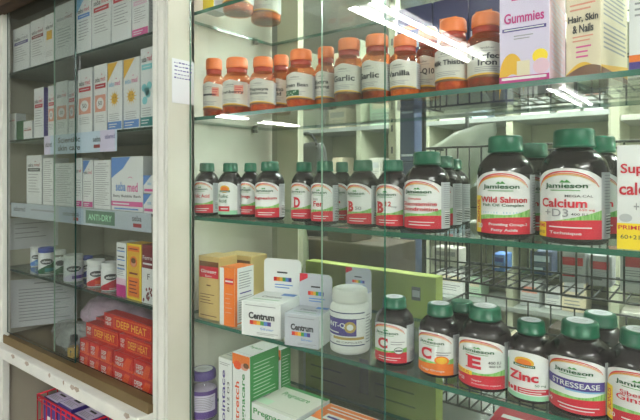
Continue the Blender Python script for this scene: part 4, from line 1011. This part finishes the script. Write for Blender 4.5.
draped('plastic_bag', pz(1.30, (440,92),(470,90),(505,84),(509,90),(500,100),(496,108),(468,112),(440,115),(432,112),(426,105),(428,98)), .012, 'pale plastic wrapped pack in the upper wire basket', 1.30)
draped('plastic_bag', pz(1.30, (429,148),(440,142),(455,132),(480,124),(496,122),(497,132),(492,142),(490,160),(470,190),(440,190)), .02, 'pale plastic wrapped pack rising behind the middle basket rail', 1.30)
draped('plastic_bag', pz(1.30, (510,190),(560,190),(566,215),(556,240),(534,252),(515,244),(505,225)), .02, 'pale bulging plastic pack below the large green capped bottles', 1.31)
draped('plastic_bag', [(X(288,1.08),Z(288,212,1.08)),(X(303,1.08),Z(303,212,1.08)),(X(309,1.08),Z(309,240,1.08)),(X(311,1.08),CT+.001),(X(290,1.08),CT+.001)], .006, 'pale folded plastic sheet standing beside the rear post behind the lime carton', 1.078)
# products standing in the baskets
def bgart(c1, c2, seed=1):
    def a(mb, F_, S_, T_):
        F_(); mb.strip(.1,.9,.55,.8,c1,1); mb.strip(.1,.6,.2,.3,c2,1); mb.lines(.1,.9,.5,.34,3,'greytext',1,.3,.3,seed)
    return a
gp2 = 'products in the wire rack'
zb2 = EYE-.2525
k = 0
for (a, b, Y, H, m, c1, c2, lab) in ((559,586,1.30,.075,'lightgrey','crimson','red','grey and red carton in the middle wire basket, left of two'),(588,612,1.30,.07,'lightgrey','red','dullgrey','grey and red carton in the middle wire basket, right of two'),
      (620,655,1.27,.10,'white','red','lightgrey','white carton in the middle wire basket at the right edge'),(530,552,1.36,.06,'bluecarton','paleblue','paleblue','blue carton in the middle wire basket'),
      (492,505,1.34,.045,'blue','deepblue','white','small blue carton in the middle wire basket'),(432,458,1.33,.05,'offwhite','greytext','greytext','cream carton lying in the middle wire basket at its left end')):
    bgbox('packaged_product', a, b, Y, zb2, None, m, lab, .06, gp2, bgart(c1, c2), H=H)
zb3 = EYE-.5525
for (a, b, Y, H, m, lab) in ((505,545,1.22,.17,'cream','cream carton in the lowest wire basket'),(548,578,1.25,.2,'browncarton','brown carton in the lowest wire basket'),(585,625,1.22,.18,'offwhite','off white carton in the lowest wire basket'),(444,478,1.25,.17,'limeboard','lime carton in the lowest wire basket')):
    bgbox('packaged_product', a, b, Y, zb3, None, m, lab, .08, gp2, bgart('greytext','lightgrey'), H=H)
for (a, b, Y, H, m, lab) in ((505,544,1.24,.10,'maroon','dull red carton in the upper wire basket'),(560,600,1.26,.12,'browncarton','brown carton in the upper wire basket')):
    bgbox('packaged_product', a, b, Y, EYE+.1905, None, m, lab, .08, gp2, None, H=H)
# far shelving against the rear wall
YF = 2.35
fx0, fx1 = X(300,YF), X(612,YF)
sh = empty('shelving_unit', ((fx0+fx1)/2, YF, 0), 0, 'pale shop shelving far behind the cabinet', 'shelving')
cxs = (fx0+fx1)/2; Ws = fx1-fx0
mb = MB(); mb.box((0,.32,1.1),(Ws,.02,2.2),'farwall'); mb.build('back_panel', sh)
levels = [.5,.85,1.15,1.42,1.72,2.0]
for z in levels:
    mb = MB(); mb.box((0,.16,z-.012),(Ws-.02,.30,.022),'greyshelf',bev=.002); mb.build('shelf', sh)
for i in range(5):
    mb = MB(); mb.box((-Ws/2+Ws*i/4,.165,1.1),(.03,.30,2.2),'farwall'); mb.build('upright', sh)
rr = random.Random(11)
tones = ['offwhite','lightgrey','cream','white','browncarton','paleblue','palegreen','offwhite','lightgrey','cream']
cnt = 0
for li, z in enumerate(levels[1:]):
    nb = 14
    for s in range(4):
        xx = -Ws/2+Ws*s/4+.03; end = -Ws/2+Ws*(s+1)/4-.03
        while xx < end-.08:
            w = rr.uniform(.06,.16); h = rr.uniform(.08,.19)
            if xx+w > end: break
            if rr.random() < .82:
                mt = rr.choice(tones); mb = MB(); mb.box((0,0,h/2),(w,.12,h),mt,bev=.002); mb.face((-w/2,-.06,0),(w,0,0),(0,0,h)); mb.strip(.1,.9,.55,.8,rr.choice(['greytext','lightgrey','paleblue','salmonbg','cream']),1); mb.lines(.1,.9,.45,.15,3,'greytext',1)
                nm = {'browncarton':'brown','bluecarton':'dull blue','offwhite':'off white','lightgrey':'light grey','cream':'cream','white':'white','paleblue':'pale blue','palegreen':'pale green','darkgold':'dull gold'}[mt]
                tag(mb.build('shelf_product', loc=(cxs+xx+w/2, YF+.13+rr.uniform(0,.03), z+.0005)), '%s carton on a far shop shelf behind the cabinet' % nm, 'box', '%s cartons on the far shelves' % nm); cnt += 1
            xx += w+rr.uniform(.004,.05)
# right hand white wall unit
wx0, wx1 = X(611,1.9), 2.0
wu = empty('wall_unit', ((wx0+wx1)/2, 1.9, 0), 0, 'cream shelving panel behind the right edge of the cabinet', 'shelving')
mb = MB(); mb.box((0,.25,1.1),(wx1-wx0,.02,2.2),'wallpaint'); mb.build('back_panel', wu)
mb = MB(); mb.box((-(wx1-wx0)/2+.012,.12,1.1),(.024,.25,2.2),'wallpaint'); mb.build('side_panel', wu)
for z in (1.0,1.35,1.635,1.95): mb = MB(); mb.box((.012,.12,z),(wx1-wx0-.03,.24,.018),'offwhite',bev=.002); mb.build('shelf', wu)
# ================================================================== WORLD + CAMERA
w = bpy.data.worlds.new('World'); scn.world = w; w.use_nodes = True
w.node_tree.nodes['Background'].inputs[0].default_value = (.75,.8,.78,1); w.node_tree.nodes['Background'].inputs[1].default_value = .3
cam = bpy.data.cameras.new('camera'); co = bpy.data.objects.new('camera', cam); col.objects.link(co)
co.location = (0,0,EYE); co.rotation_euler = (PI/2, 0, YAW)
cam.sensor_width = 36; cam.lens = 36*F/640; cam.shift_y = -35/640; cam.clip_start = .02
scn.camera = co
scn.view_settings.view_transform = 'Standard'; scn.view_settings.look = 'None'; scn.view_settings.gamma = 1
scn.view_settings.use_curve_mapping = False; scn.view_settings.exposure = EXPO
